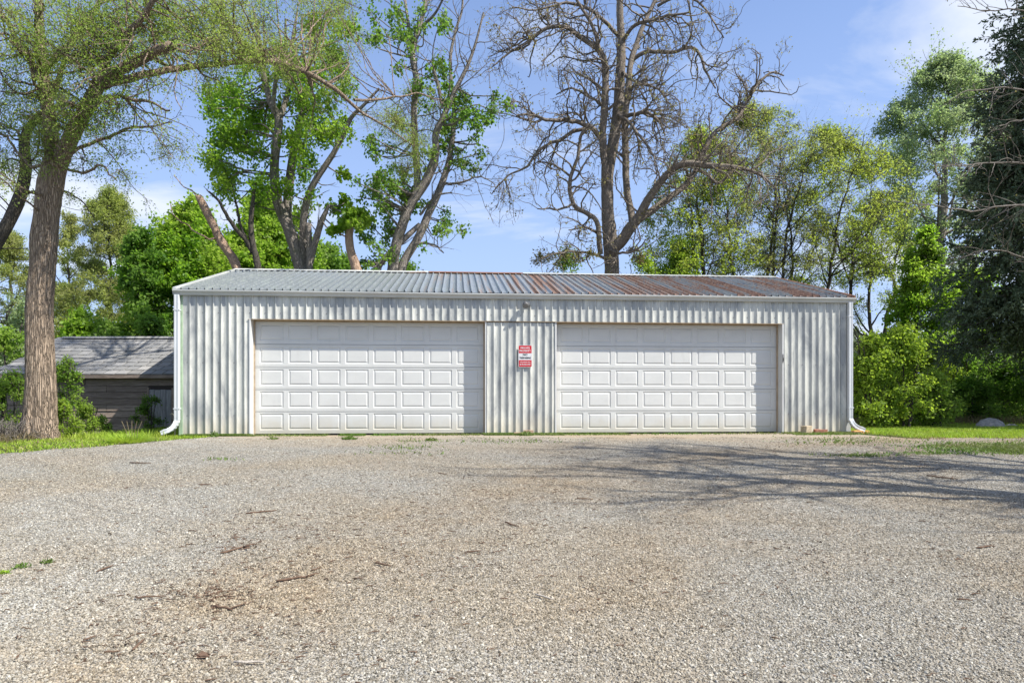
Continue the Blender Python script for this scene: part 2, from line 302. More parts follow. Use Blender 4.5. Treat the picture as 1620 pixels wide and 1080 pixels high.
ng = bpy.data.node_groups.new('scatter_stones', 'GeometryNodeTree'); ng.interface.new_socket('Geometry', in_out='INPUT', socket_type='NodeSocketGeometry'); ng.interface.new_socket('Geometry', in_out='OUTPUT', socket_type='NodeSocketGeometry')
gn = ng.nodes; gl = ng.links; gi = gn.new('NodeGroupInput'); gout = gn.new('NodeGroupOutput')
join = gn.new('GeometryNodeJoinGeometry')
for k in range(5):
    ico = gn.new('GeometryNodeMeshIcoSphere'); ico.inputs['Radius'].default_value = 0.0056; ico.inputs['Subdivisions'].default_value = 1 if k > 1 else 2
    sp = gn.new('GeometryNodeSetPosition'); nzn = gn.new('ShaderNodeTexNoise'); nzn.inputs['Scale'].default_value = 95; po = gn.new('GeometryNodeInputPosition')
    ad = gn.new('ShaderNodeVectorMath'); ad.operation = 'ADD'; ad.inputs[1].default_value = (k*3.7, k*1.3, k*7.1); gl.new(po.outputs[0], ad.inputs[0]); gl.new(ad.outputs[0], nzn.inputs['Vector'])
    sb = gn.new('ShaderNodeVectorMath'); sb.operation = 'SUBTRACT'; sb.inputs[1].default_value = (0.5, 0.5, 0.5); gl.new(nzn.outputs[1], sb.inputs[0])
    sc_ = gn.new('ShaderNodeVectorMath'); sc_.operation = 'SCALE'; sc_.inputs['Scale'].default_value = 0.013; gl.new(sb.outputs[0], sc_.inputs[0])
    gl.new(ico.outputs[0], sp.inputs['Geometry']); gl.new(sc_.outputs[0], sp.inputs['Offset'])
    tr = gn.new('GeometryNodeTransform'); tr.inputs['Scale'].default_value = [(1.2, 0.8, 0.6), (1, 1, 0.8), (1.35, 0.9, 0.55), (0.9, 0.9, 0.8), (1.1, 0.7, 0.7)][k]; gl.new(sp.outputs[0], tr.inputs[0])
    sm = gn.new('GeometryNodeSetMaterial'); sm.inputs['Material'].default_value = STONE; gl.new(tr.outputs[0], sm.inputs[0])
    g2 = gn.new('GeometryNodeGeometryToInstance'); gl.new(sm.outputs[0], g2.inputs[0]); gl.new(g2.outputs[0], join.inputs[0])
iop = gn.new('GeometryNodeInstanceOnPoints'); iop.inputs['Pick Instance'].default_value = True
m2p = gn.new('GeometryNodeMeshToPoints'); gl.new(gi.outputs[0], m2p.inputs[0])
gl.new(m2p.outputs[0], iop.inputs['Points']); gl.new(join.outputs[0], iop.inputs['Instance'])
rv = gn.new('FunctionNodeRandomValue'); rv.data_type = 'FLOAT_VECTOR'; rv.inputs[0].default_value = (-0.6, -0.6, 0); rv.inputs[1].default_value = (0.6, 0.6, 6.28); gl.new(rv.outputs[0], iop.inputs['Rotation'])
rs = gn.new('FunctionNodeRandomValue'); rs.data_type = 'FLOAT'; rs.inputs[2].default_value = 0.0; rs.inputs[3].default_value = 1.0
pw = gn.new('ShaderNodeMath'); pw.operation = 'POWER'; pw.inputs[1].default_value = 4.5; gl.new(rs.outputs[1], pw.inputs[0])
ma = gn.new('ShaderNodeMath'); ma.operation = 'MULTIPLY_ADD'; ma.inputs[1].default_value = 1.25; ma.inputs[2].default_value = 0.50; gl.new(pw.outputs[0], ma.inputs[0]); gl.new(ma.outputs[0], iop.inputs['Scale'])
gl.new(iop.outputs[0], gout.inputs[0])
md = go.modifiers.new('stones', 'NODES'); md.node_group = ng

# ------------------------------------------------------------------ garage
garage = empty('metal_garage', (GX, GY, 0), WA, label='long low white metal garage with two wide doors and a rusty ribbed roof', cat='garage')
GL = 14.30; GD = 7.6; EZ = 2.97; RZ = 4.06; OV = 0.06; PITCH = 0.155
sA, sB, sC, sD = ws(397), ws(767.5), ws(880.5), ws(1237); LZ = 2.40
def ribbed(x0, x1, length, nseg, rib=0.025, wave=0.002, seed=0, pitch=PITCH, half=0.018, top=0.0085, taper=None):
    """a ribbed sheet: x across, y = height of the profile, z along the sheet"""
    r = np.random.default_rng(seed+11); px_ = [x0]; ph = [0.0]; k0 = math.floor(x0/pitch)-1
    for k in range(k0, k0+int((x1-x0)/pitch)+4):
        c = k*pitch + pitch*0.5
        for dx, hh in ((-half, 0), (-top, rib), (top, rib), (half, 0), (pitch/2-0.001, 0.0015)):
            q = c+dx
            if x0+0.002 < q < x1-0.002: px_.append(q); ph.append(hh)
    px_.append(x1); ph.append(0.0); px_ = np.array(px_); ph = np.array(ph); n = len(px_)
    zz_ = np.linspace(0, length, nseg+1); ph1, ph2, ph3 = r.uniform(0, 6, 3)
    Zg, Xg = np.meshgrid(zz_, px_, indexing='ij'); Hg = np.tile(ph, (nseg+1, 1)) + wave*np.sin(Zg*2.3+ph1)*np.sin(Xg*9+ph2) + wave*0.6*np.sin(Zg*6.1+ph3+Xg*3)
    V = np.stack([Xg-x0, -Hg, Zg], -1).reshape(-1, 3); return V, gridf(nseg+1, n)
def sheet(name, x0, x1, z0, z1, y, mat, seed, **k):
    V, f = ribbed(x0, x1, z1-z0, max(2, int((z1-z0)*8)), seed=seed, **k); V[:, 2] += z0
    return link(name, npmesh(name, V, f), mat, garage, (x0, y, 0))
def runs(a, b, w=0.93):
    k = math.ceil(a/w-1e-6); pts = [a]
    while k*w < b-0.05:
        if k*w > a+0.05: pts.append(k*w)
        k += 1
    pts.append(b); return list(zip(pts[:-1], pts[1:]))
sd = 0
for (a, b, z0, z1, yo) in ((0.09, sA-0.03, 0.02, 2.93, 0), (sA-0.03, sB+0.0, LZ, 2.93, -0.001), (sB, sC, LZ, 2.93, -0.001), (sC, sD+0.03, LZ, 2.93, -0.001), (sD+0.03, GL-0.10, 0.015, 2.93, 0), (sB+0.03, sC-0.03, 0.02, LZ-0.03, 0.012)):
    for (p0, p1) in runs(a, b): sheet('wall_sheet', p0, p1, z0, z1, yo, SIDING, sd, wave=0.0016); sd += 1
# side and back walls
for (nm, loc, rz, ln) in (('side_wall', (0.0, GD, 0), -math.pi/2, GD), ('side_wall', (GL, 0.0, 0), math.pi/2, GD), ('back_wall', (GL, GD, 0), math.pi, GL)):
    V, f = ribbed(0, ln, 2.93, 3, seed=5); me = npmesh(nm, V, f)
    o = link(nm, me, SIDING, garage, loc, (0, 0, rz))
for x, d in ((0.0, -1), (GL, 1)):
    b = MB(); b.prism([(0.0, 2.93), (GD, 2.93), (GD/2, RZ-0.06)], x-0.01, x+0.01, 'x'); b.obj('gable', SIDING, garage)
# corner posts, jambs and lintels
MB().box(0.012, 0.09, -0.008, 0.08, 0.0, 2.92).obj('corner_trim', GREENTRIM, garage, bevel=0.003)
MB().box(GL-0.10, GL+0.004, -0.010, 0.09, 0.0, 2.92).obj('corner_trim', GUTTER, garage, bevel=0.003)
RD = 0.22
def trim(name, x0, x1, y0, y1, z0, z1, m=TRIM): return MB().box(x0, x1, y0, y1, z0, z1).obj(name, m, garage, bevel=0.002)
trim('door_jamb', sA-0.03, sA, -0.022, RD+0.03, 0.0, LZ); trim('door_jamb', sB, sB+0.03, -0.004, RD+0.03, 0.0, LZ-0.003)
trim('door_jamb', sC-0.03, sC, -0.004, RD+0.03, 0.0, LZ-0.003); trim('door_jamb', sD, sD+0.03, -0.022, RD+0.03, 0.0, LZ)
trim('lintel', sA, sB, 0.006, RD+0.03, LZ-0.006, LZ+0.03, TAN); trim('lintel', sC, sD, 0.006, RD+0.03, LZ-0.006, LZ+0.03, TAN)
trim('drip_edge', sA-0.05, sD+0.05, -0.024, 0.005, LZ-0.016, LZ-0.007, TAN)
for a, b in ((sA, sB), (sC, sD)):
    trim('door_stop', a, a+0.028, RD-0.04, RD-0.012, 0.0, LZ-0.035, TAN); trim('door_stop', b-0.028, b, RD-0.04, RD-0.012, 0.0, LZ-0.035, TAN); trim('door_stop', a, b, RD-0.04, RD-0.012, LZ-0.035, LZ-0.007, TAN)
kp = trim('keypad', sD-0.001, sD+0.026, -0.045, -0.023, wz(1234, 573), wz(1234, 560), m_flat('grey_plastic', (0.28, 0.28, 0.28)))
MB().box(sD+0.004, sD+0.021, -0.049, -0.045, wz(1234, 571), wz(1234, 566)).obj('button_pad', DARK, kp)
# overhead doors
def raised_panel(w, h):
    rings = [(0, 0), (0.010, 0.011), (0.022, 0.012), (0.046, 0.003), (0.052, 0.002)]; vs = []; fs = []
    for d, y in rings: vs += [(d, y, d), (w-d, y, d), (w-d, y, h-d), (d, y, h-d)]
    for r in range(len(rings)-1):
        for j in range(4): fs.append((r*4+j, r*4+(j+1) % 4, r*4+4+(j+1) % 4, r*4+4+j))
    e = (len(rings)-1)*4; fs.append((e, e+1, e+2, e+3)); return MB().add(vs, fs)
joints = [0.03, 0.51, 0.973, 1.436, 1.90, 2.395]
for di, (a, b) in enumerate(((sA, sB), (sC, sD))):
    w = b-a; d = MB().box(0.002, w-0.002, 0.05, 0.07, 0.03, 2.40).box(0.01, w-0.01, 0.012, 0.045, 0.004, 0.028).obj('garage_door', DARK, garage, (a, RD, 0))
    d['label'] = 'left white panelled door' if di == 0 else 'right white panelled door'
    ncol = 8; mar = 0.115; pw_ = 0.497*(w/4.93); pit = (w-2*mar-pw_)/(ncol-1); shared = {}
    for si in range(5):
        z0, z1 = joints[si]+0.003, joints[si+1]-0.003; hh = 0.340; pz = (z0+z1)/2-hh/2 - (0.0 if si else -0.01)
        m = MB(); m.box(0.004, w-0.004, 0.0, 0.04, z0, pz-0.0).box(0.004, w-0.004, 0.0, 0.04, pz+hh, z1)
        m.box(0.004, w-0.004, -0.006, 0.001, z1-0.016, z1-0.004)
        xe = [0.004]
        for c_ in range(ncol): x_ = mar+pit*c_; xe += [x_, x_+pw_]
        xe.append(w-0.004)
        for i in range(0, len(xe), 2): m.box(xe[i], xe[i+1], 0.0, 0.04, pz, pz+hh)
        m.obj('door_section', DOOR, d)
        for c_ in range(ncol):
            if 'p' not in shared: shared['p'] = raised_panel(pw_, hh).mesh('raised_panel')
            link('raised_panel', shared['p'], DOOR, d, (mar+pit*c_, 0.0, pz))
# roof: sheets along both slopes
SL = math.hypot(GD/2+OV, RZ-EZ); ang = math.atan2(RZ-EZ, GD/2+OV)
def roof_sheet(x0, x1, back, seed):
    V, f = ribbed(x0, x1, SL, 14, rib=0.036, wave=0.003, seed=seed, half=0.013, top=0.005)
    V = np.stack([V[:, 0], V[:, 2], -V[:, 1]], 1)        # lie it down: y up the slope, z the ribs
    f = f[:, ::-1]
    o = link('roof_sheet', npmesh('roof_sheet', V, f), ROOF, garage)
    if not back: o.location = (x0, -OV, EZ+0.012); o.rotation_euler = (ang, 0, 0)
    else: o.location = (x1, GD+OV, EZ+0.012); o.rotation_euler = (ang, 0, math.pi)
    s_ = (x0+x1)/2/GL
    r = np.interp(s_, [0, 0.30, 0.36, 0.45, 0.6, 0.75, 1], [0.20, 0.22, 0.41, 0.44, 0.47, 0.46, 0.48]) + random.uniform(-0.06, 0.05)
    if s_ < 0.3: r = 0.2
    o.color = (r, 0, 0, 1)
i = 0
for (p0, p1) in runs(-0.06, GL+0.06, 0.62): roof_sheet(p0, p1, False, i); i += 1
for (p0, p1) in runs(-0.06, GL+0.06, 1.24): roof_sheet(p0, p1, True, i); i += 1
def ridge(x0, x1, m, lift=0): MB().prism([(GD/2-0.15, RZ+0.012+lift), (GD/2, RZ+0.060+lift), (GD/2+0.15, RZ+0.012+lift), (GD/2+0.15, RZ-0.0+lift), (GD/2, RZ+0.045+lift), (GD/2-0.15, RZ-0.0+lift)], x0, x1, 'x').obj('ridge_cap', m, garage)
xr = 4.9
for k, (p0, p1) in enumerate(((-0.07, 2.45), (2.46, xr), (xr+0.01, 7.4), (7.41, 9.9), (9.91, 12.3), (12.31, GL+0.07))): ridge(p0, p1, TRIM if k < 2 else (RUSTTRIM if k == 2 else GUTTER), 0.002*(k % 2))
for x, m in ((-0.06, GUTTER), (GL+0.06, RUSTTRIM)):       # rake trims
    for sgn in (0, 1):
        y0_, y1_ = (-OV, GD/2) if not sgn else (GD+OV, GD/2); b = MB()
        b.add([(x-0.03, y0_, EZ-0.07), (x+0.03, y0_, EZ-0.07), (x+0.03, y1_, RZ-0.07), (x-0.03, y1_, RZ-0.07), (x-0.03, y0_, EZ+0.05), (x+0.03, y0_, EZ+0.05), (x+0.03, y1_, RZ+0.05), (x-0.03, y1_, RZ+0.05)], [(0,3,2,1),(4,5,6,7),(0,1,5,4),(1,2,6,5),(2,3,7,6),(3,0,4,7)]); b.obj('rake_trim', m, garage)
# gutter (open trough with a stepped front) and downspouts
b = MB(); prof = [(-0.004, 2.965), (-0.004, 2.865), (-0.075, 2.865), (-0.085, 2.90), (-0.118, 2.945), (-0.118, 2.968), (-0.106, 2.968), (-0.108, 2.948), (-0.078, 2.905), (-0.068, 2.873), (-0.012, 2.873), (-0.012, 2.965)]
n_ = len(prof); x0_, x1_ = -0.07, GL+0.08; vs = [(x, p_[0], p_[1]+0.004*math.sin(i_*1.4)) for i_, x in enumerate(np.linspace(x0_, x1_, 9)) for p_ in prof]
fs = [(i_*n_+j, i_*n_+(j+1) % n_, (i_+1)*n_+(j+1) % n_, (i_+1)*n_+j) for i_ in range(8) for j in range(n_)]
b.add(vs, fs); gut = b.obj('gutter', GUTTER, garage)
for x in (x0_, x1_-0.006): MB().prism([(-0.004, 2.965), (-0.004, 2.862), (-0.077, 2.862), (-0.12, 2.945), (-0.12, 2.970)], x-0.002, x+0.008, 'x').obj('end_cap', GUTTER, gut)
def downspout(x, sgn):
    m = MB(); w = 0.052; y0_, y1_ = -0.108, -0.030
    def ring(cx, z, y=0, tx=0, sc=1.0):                  # rounded rectangle with folded flutes
        pts = []
        for (a, c_) in ((-1, 1), (-1, -0.2), (-0.82, -1), (-0.4, -1), (-0.3, -0.86), (0.3, -0.86), (0.4, -1), (0.82, -1), (1, -0.2), (1, 1)):
            pts.append((cx+a*w*math.cos(tx)*sc, (y0_+y1_)/2+c_*0.039+y, z+a*w*math.sin(tx)*sc))
        return pts
    path = [(x, 2.87, 0, 0), (x, 1.5, 0.0, 0), (x, 0.36, 0, 0)]
    rings = [ring(*p_) for p_ in path]; n = 10
    for r_ in rings: m.add(r_, [])
    for i_ in range(len(rings)-1):
        for j in range(n): m.f.append((i_*n+j, i_*n+(j+1) % n, (i_+1)*n+(j+1) % n, (i_+1)*n+j))
    d = m.obj('downspout', SPOUT, garage)
    m = MB(); rr = []; cx, cz = x, 0.37
    for i_ in range(15):                                 # crimped elbow turning out and forward
        a = math.radians(min(68, max(0, (i_-1)*6.5))); rr.append(ring(cx, cz, -0.008*i_ if i_ > 2 else 0, sgn*a, 1.07 if i_ % 2 else 0.93)); st = 0.026 if i_ < 12 else 0.06
        cx += sgn*math.sin(a)*st; cz -= math.cos(a)*st
    for r_ in rr: m.add(r_, [])
    for i_ in range(14):
        for j in range(n): m.f.append((i_*n+j, i_*n+(j+1) % n, (i_+1)*n+(j+1) % n, (i_+1)*n+j))
    m.obj('elbow', SPOUT, d)
    for z in (2.55, 0.55): MB().box(x-0.06, x+0.06, -0.1115, -0.005, z, z+0.022).obj('strap', SPOUT, d)
downspout(0.0, -1); downspout(GL-0.045, 1)
# rows of screws
m = MB()
for (z, xa, xb) in ((0.42, 0.1, sA-0.08), (1.5, 0.1, sA-0.08), (2.52, 0.1, GL-0.15), (0.42, sD+0.08, GL-0.15), (1.5, sD+0.08, GL-0.15)):
    x = (math.floor(xa/PITCH)+1)*PITCH+0.02
    while x < xb: m.box(x-0.006, x+0.006, -0.009, 0.0, z-0.006, z+0.006); x += PITCH*2
m.obj('screw_row', m_flat('screw_steel', (0.16, 0.13, 0.12), 0.6, 0.5), garage)
GM = Matrix.Translation((GX, GY, 0)) @ Matrix.Rotation(WA, 4, 'Z')
def on_wall(x, y, z): return GM @ Vector((x, y, z))
# loose strip on the ridge
st = MB().add([(0, 0, 0), (0.46, 0.03, 0.0), (0.46, 0.07, 0.008), (0, 0.04, 0.0), (0, 0, 0.015), (0.46, 0.03, 0.02), (0.46, 0.07, 0.03), (0, 0.04, 0.012)], [(0,3,2,1),(4,5,6,7),(0,1,5,4),(1,2,6,5),(2,3,7,6),(3,0,4,7)]).obj('metal_strip', RUSTTRIM)
st.location = on_wall(ws(668)-0.55, 3.35, 3.985); st.rotation_euler = (0.27, 0.0, WA-0.05); tag(st, 'dark loose metal strip lying just below the roof ridge', 'metal strip')
# wall light
FX = ws(831); FZ = wz(831, 482)
fl = empty('wall_light', on_wall(FX, -0.02, FZ), WA, label='small grey floodlight with sensor above the strip between the doors', cat='wall light'); fl.scale = (0.78, 0.75, 0.78)
GREYM = m_flat('fixture_grey', (0.13, 0.13, 0.13), 0.5, 0.3); WHP = m_flat('fixture_white', (0.20, 0.20, 0.20), 0.5)
MB().tube([(0, 0.0, 0.0), (0, -0.025, 0.0)], [0.055, 0.05], 14).obj('back_plate', GREYM, fl)
MB().tube([(0, -0.02, 0.0), (-0.01, -0.07, 0.01), (-0.01, -0.10, -0.005)], 0.014, 8).obj('arm', GREYM, fl)
MB().tube([(-0.01, -0.07, 0.055), (-0.01, -0.10, 0.03), (-0.01, -0.15, -0.01), (-0.01, -0.20, -0.05)], [0.035, 0.055, 0.075, 0.085], 14).obj('lamp_head', GREYM, fl, smooth=True)
MB().tube([(-0.01, -0.200, -0.0505), (-0.01, -0.206, -0.056)], [0.076, 0.07], 14).obj('lens', WHP, fl)
MB().tube([(0.02, -0.03, 0.0), (0.075, -0.06, 0.02)], 0.010, 6).box(0.055, 0.105, -0.11, -0.05, -0.03, 0.055).obj('sensor', WHP, fl, bevel=0.006)
# sign
SX0, SX1 = ws(820), ws(841.3); SZ0, SZ1 = wz(830, 580.5), wz(830, 546); SW = SX1-SX0; SH = SZ1-SZ0
sg = empty('warning_sign', on_wall(SX0, -0.026, SZ0), WA, label='small red and white private property no trespassing sign', cat='sign')
SIGNW = m_flat('sign_white', (0.62, 0.62, 0.62), 0.4, 0, 0.4, 0.05); SIGNR = m_flat('sign_red', (0.50, 0.012, 0.02), 0.4, 0, 0.4, 0.08); SIGNB = m_flat('sign_black', (0.02, 0.02, 0.02), 0.5)
def rrect(x0, x1, z0, z1, r, y0, y1, corners=(1, 1, 1, 1)):
    pr = []
    for (cx, cz, a0, on) in ((x1-r, z1-r, 0, corners[0]), (x0+r, z1-r, 90, corners[1]), (x0+r, z0+r, 180, corners[2]), (x1-r, z0+r, 270, corners[3])):
        if on: pr += [(cx+r*math.cos(math.radians(a0+a)), cz+r*math.sin(math.radians(a0+a))) for a in (0, 30, 60, 90)]
        else: pr.append((cx+(r if a0 in (0, 270) else -r), cz+(r if a0 in (0, 90) else -r)))
    return MB().prism(pr, y0, y1, 'y')
rrect(0, SW, 0, SH, 0.022, -0.003, 0.0).obj('plate', SIGNW, sg)
rrect(0.008, SW-0.008, SH*0.635, SH-0.008, 0.016, -0.0042, -0.0032, (1, 1, 0, 0)).obj('red_band', SIGNR, sg)
rrect(0.008, SW-0.008, 0.008, SH*0.315, 0.016, -0.0042, -0.0032, (0, 0, 1, 1)).obj('red_band', SIGNR, sg)
def lettering(txt, cz, w, m, hmax):
    cu = bpy.data.curves.new('t', 'FONT'); cu.body = txt; cu.align_x = 'CENTER'; cu.align_y = 'CENTER'; cu.size = 1; cu.offset = 0.028; cu.extrude = 0.0
    o = bpy.data.objects.new('t', cu); C.objects.link(o); bpy.context.view_layer.update()
    me = bpy.data.meshes.new_from_object(o.evaluated_get(bpy.context.evaluated_depsgraph_get())); bpy.data.objects.remove(o)
    n = len(me.vertices); co_ = np.empty(n*3); me.vertices.foreach_get('co', co_); co_ = co_.reshape(-1, 3); mn = co_.min(0); mx = co_.max(0)
    sx = w/(mx[0]-mn[0]); sz = hmax/(mx[1]-mn[1]); cc = (mn+mx)/2
    me.vertices.foreach_set('co', np.stack([(co_[:, 0]-cc[0])*sx, np.zeros(n), (co_[:, 1]-cc[1])*sz], 1).ravel()); me.materials.clear(); me.update()
    link('lettering', me, m, sg, (SW/2, -0.0055, cz))
lettering('PRIVATE', SH*0.87, SW*0.68, SIGNW, SH*0.085); lettering('PROPERTY', SH*0.74, SW*0.84, SIGNW, SH*0.085)
lettering('NO', SH*0.57, SW*0.34, SIGNB, SH*0.095); lettering('TRESPASSING', SH*0.42, SW*0.86, SIGNB, SH*0.085)
lettering('VIOLATORS WILL', SH*0.225, SW*0.80, SIGNW, SH*0.06); lettering('BE PROSECUTED', SH*0.115, SW*0.80, SIGNW, SH*0.06)

# ------------------------------------------------------------------ bricks and blocks at the wall foot
def chunk(name, px, dist, z, size, rz, m, label, cat, tilt=(0, 0), seed=0, bev=0.006, jit=0.004, holes=False, group=None):
    sx, sy, sz = size; r = random.Random(seed); b = MB()
    b.box(-sx/2, sx/2, -sy/2, sy/2, 0, sz); b.v = [tuple(c_+r.uniform(-jit, jit) for c_ in v_) for v_ in b.v]
    x = ws(px); p_ = on_wall(x, -dist, 0); p_.z = float(gz(p_.x, p_.y)) + z
    o = b.obj(name, m, None, p_, (tilt[0], tilt[1], WA+rz), bevel=bev); tag(o, label, cat, group)
    if holes:
        hm = MB()
        for k in range(holes): hm.tube([(-sx/2+sx*(k+0.5)/holes, -sy/2+0.004, sz*0.5), (-sx/2+sx*(k+0.5)/holes, -sy/2-0.0015, sz*0.5)], sz*0.20, 8)
        hm.obj('core_hole', DARK, o)
    return o
chunk('brick', 819, 0.16, 0.0, (0.20, 0.10, 0.058), 0.05, TBRICK, 'lower tan brick at the foot of the strip between the doors', 'brick', seed=1)
chunk('brick', 835, 0.15, 0.02, (0.20, 0.10, 0.085), -0.04, TBRICK, 'taller tan brick behind the weed tuft, right of the lower brick below the sign', 'brick', seed=2)
chunk('stone_block', 1269, 0.20, 0.0, (0.17, 0.16, 0.17), 0.25, BLOCK, 'sandy yellow stone block against the wall right of the doors', 'stone block', seed=3, bev=0.015, jit=0.012)
chunk('brick', 1291, 0.18, 0.0, (0.26, 0.12, 0.095), -0.12, BRICK, 'dark red brick between the stone block and the right downspout', 'brick', seed=4, jit=0.008)
chunk('brick', 1347, 0.22, 0.0, (0.22, 0.10, 0.07), 0.08, OBRICK, 'orange cored brick lying under the right downspout elbow', 'brick', seed=5, holes=5)
chunk('brick', 1361, 0.10, 0.0, (0.24, 0.10, 0.06), -0.03, OBRICK, 'plain orange brick at the lawn edge just right of the cored one', 'brick', seed=6)

# ------------------------------------------------------------------ old shed
SY = 16.4; sx0 = -12.15; sx1 = -7.25; SB = -0.30; SE = 1.34; SR = 2.37; SD = 2.25
shed = empty('wooden_shed', (sx0, SY, SB), 0, label='low weathered wooden shed with grey shingle roof left of the metal garage', cat='shed'); L_ = sx1-sx0; E_ = SE-SB; R_ = SR-SB
MB().box(0.02, L_-0.02, 0.03, 2*SD, 0, E_-0.02).obj('wall_core', m_flat('shed_inside', (0.05, 0.04, 0.035), 0.9), shed)
dx0, dx1 = (237-CX)*SY/F-sx0, (272-CX)*SY/F-sx0; dz1 = CZ+(HY-616)*SY/F-SB; dz0 = CZ+(HY-678)*SY/F-SB+0.03
z = 0.0; k = 0; bh = 0.152
while z < E_-0.03:
    h = min(bh, E_-0.02-z)
    for (a, b_) in ((0.0, 1.9+0.25*(k % 3)), (1.906+0.25*(k % 3), dx0-0.05 if z < dz1 else 4.0), (4.006 if z >= dz1 else dx1+0.05, L_)):
        if b_-a < 0.05: continue
        rr = random.Random(k*7+int(a*10)); th = 0.014+rr.uniform(0, 0.008)
        m = MB(); m.add([(a, 0.03-th-0.010, z), (b_, 0.03-th-0.010+rr.uniform(-0.006, 0.006), z), (b_, 0.03, z), (a, 0.03, z), (a, 0.03-th+0.008, z+h-0.006), (b_, 0.03-th+0.008, z+h-0.006-rr.uniform(0, 0.006)), (b_, 0.03, z+h-0.003), (a, 0.03, z+h-0.003)], [(0,3,2,1),(4,5,6,7),(0,1,5,4),(1,2,6,5),(2,3,7,6),(3,0,4,7)])
        m.obj('board', BOARD, shed)
    z += bh; k += 1
dr = empty('door', (dx0, -0.03, dz0), 0); dr.parent = shed
nw = 4; pw2 = (dx1-dx0)/nw
for i in range(nw): MB().box(i*pw2+0.004, (i+1)*pw2-0.004, 0.0+0.004*(i % 2), 0.03, 0.01*(i % 3), dz1-dz0-0.008*(i % 2)).obj('plank', PLANK, dr, bevel=0.003)
MB().box(dx0-0.05, dx0-0.004, -0.035, 0.03, 0.0, dz1+0.04).obj('door_post', BOARD, shed); MB().box(dx1+0.004, dx1+0.05, -0.035, 0.03, 0.0, dz1+0.04).obj('door_post', BOARD, shed)
for s_ in (0, 1):
    MB().prism([(0.0, E_-0.02), (2*SD, E_-0.02), (SD, R_-0.05)], 0.03+s_*(L_-0.08), 0.05+s_*(L_-0.08), 'x').obj('gable', BOARD, shed)
OH = 0.22; sl = math.hypot(SD+OH, R_-E_+0.08); sa = math.atan2(R_-E_+0.03, SD+OH)
for back in (0, 1):
    o = MB().box(-0.10, L_+0.08, 0, sl, -0.03, 0.0).obj('roof_deck', DARK, shed, (0, -OH, E_-0.02) if not back else (L_, 2*SD+OH, E_-0.02), (sa, 0, math.pi*back))
MB().box(-0.10, L_+0.08, -OH-0.02, -OH+0.0, E_-0.10, E_-0.022).obj('fascia', BOARD, shed)
rows = 10; rh = sl/rows; tw = 0.285
tabs = []
for v_ in range(4):
    rr = random.Random(v_); a = 0.013
    b = MB().add([(a, 0, 0.004), (tw-a, rr.uniform(-0.006, 0.006), 0.004), (tw-a, rh*1.25, -0.0005), (a, rh*1.25, -0.0005), (a, 0, 0.020+v_*0.001), (tw-a, 0.0, 0.019), (tw-a, rh*1.25, 0.005), (a, rh*1.25, 0.005)], [(0,3,2,1),(4,5,6,7),(0,1,5,4),(1,2,6,5),(2,3,7,6),(3,0,4,7)]); tabs.append(b.mesh('shingle'))
for r_ in range(rows):
    off_ = -0.12-(r_*0.37 % 1)*tw*0.5
    if r_ % 2: off_ -= tw*0.5
    x = off_; k = 0
    while x < L_+0.06:
        if x+tw > -0.06:
            yl = r_*rh; zl = 0.004+0.0008*(k % 3)
            q = Vector((x, -OH+yl*math.cos(sa)-zl*math.sin(sa), E_-0.02+yl*math.sin(sa)+zl*math.cos(sa)))
            link('shingle', tabs[(k*7+r_*3) % 4], SHINGLE, shed, q, (sa, 0, random.uniform(-0.004, 0.004)))
        x += tw; k += 1
for k in range(17): MB().prism([(SD-0.13, R_+0.018), (SD, R_+0.075), (SD+0.13, R_+0.018), (SD+0.13, R_+0.010), (SD, R_+0.062), (SD-0.13, R_+0.010)], -0.10+k*0.297, -0.10+k*0.297+0.293, 'x').obj('ridge_shingle', SHINGLE, shed)

# ------------------------------------------------------------------ tree toolkit
def unit(v): return v/np.maximum(np.linalg.norm(v, axis=-1, keepdims=True), 1e-9)
def resample(P, R, n):
    P = np.asarray(P, float); R = np.asarray(R, float)
    if len(P) > 2:                                        # Catmull-Rom through the given points
        Q = np.concatenate([[2*P[0]-P[1]], P, [2*P[-1]-P[-2]]]); out = []; ro = []
        for i in range(len(P)-1):
            for t in np.linspace(0, 1, 8, endpoint=False):
                a, b, c, d = Q[i:i+4]; out.append(0.5*((2*b)+(-a+c)*t+(2*a-5*b+4*c-d)*t*t+(-a+3*b-3*c+d)*t**3)); ro.append(R[i]*(1-t)+R[i+1]*t)
        out.append(P[-1]); ro.append(R[-1]); P = np.array(out); R = np.array(ro)
    s = np.concatenate([[0], np.cumsum(np.linalg.norm(np.diff(P, axis=0), axis=1))]); u = np.linspace(0, s[-1], n)
    return np.stack([np.interp(u, s, P[:, i]) for i in range(3)], 1), np.interp(u, s, R)
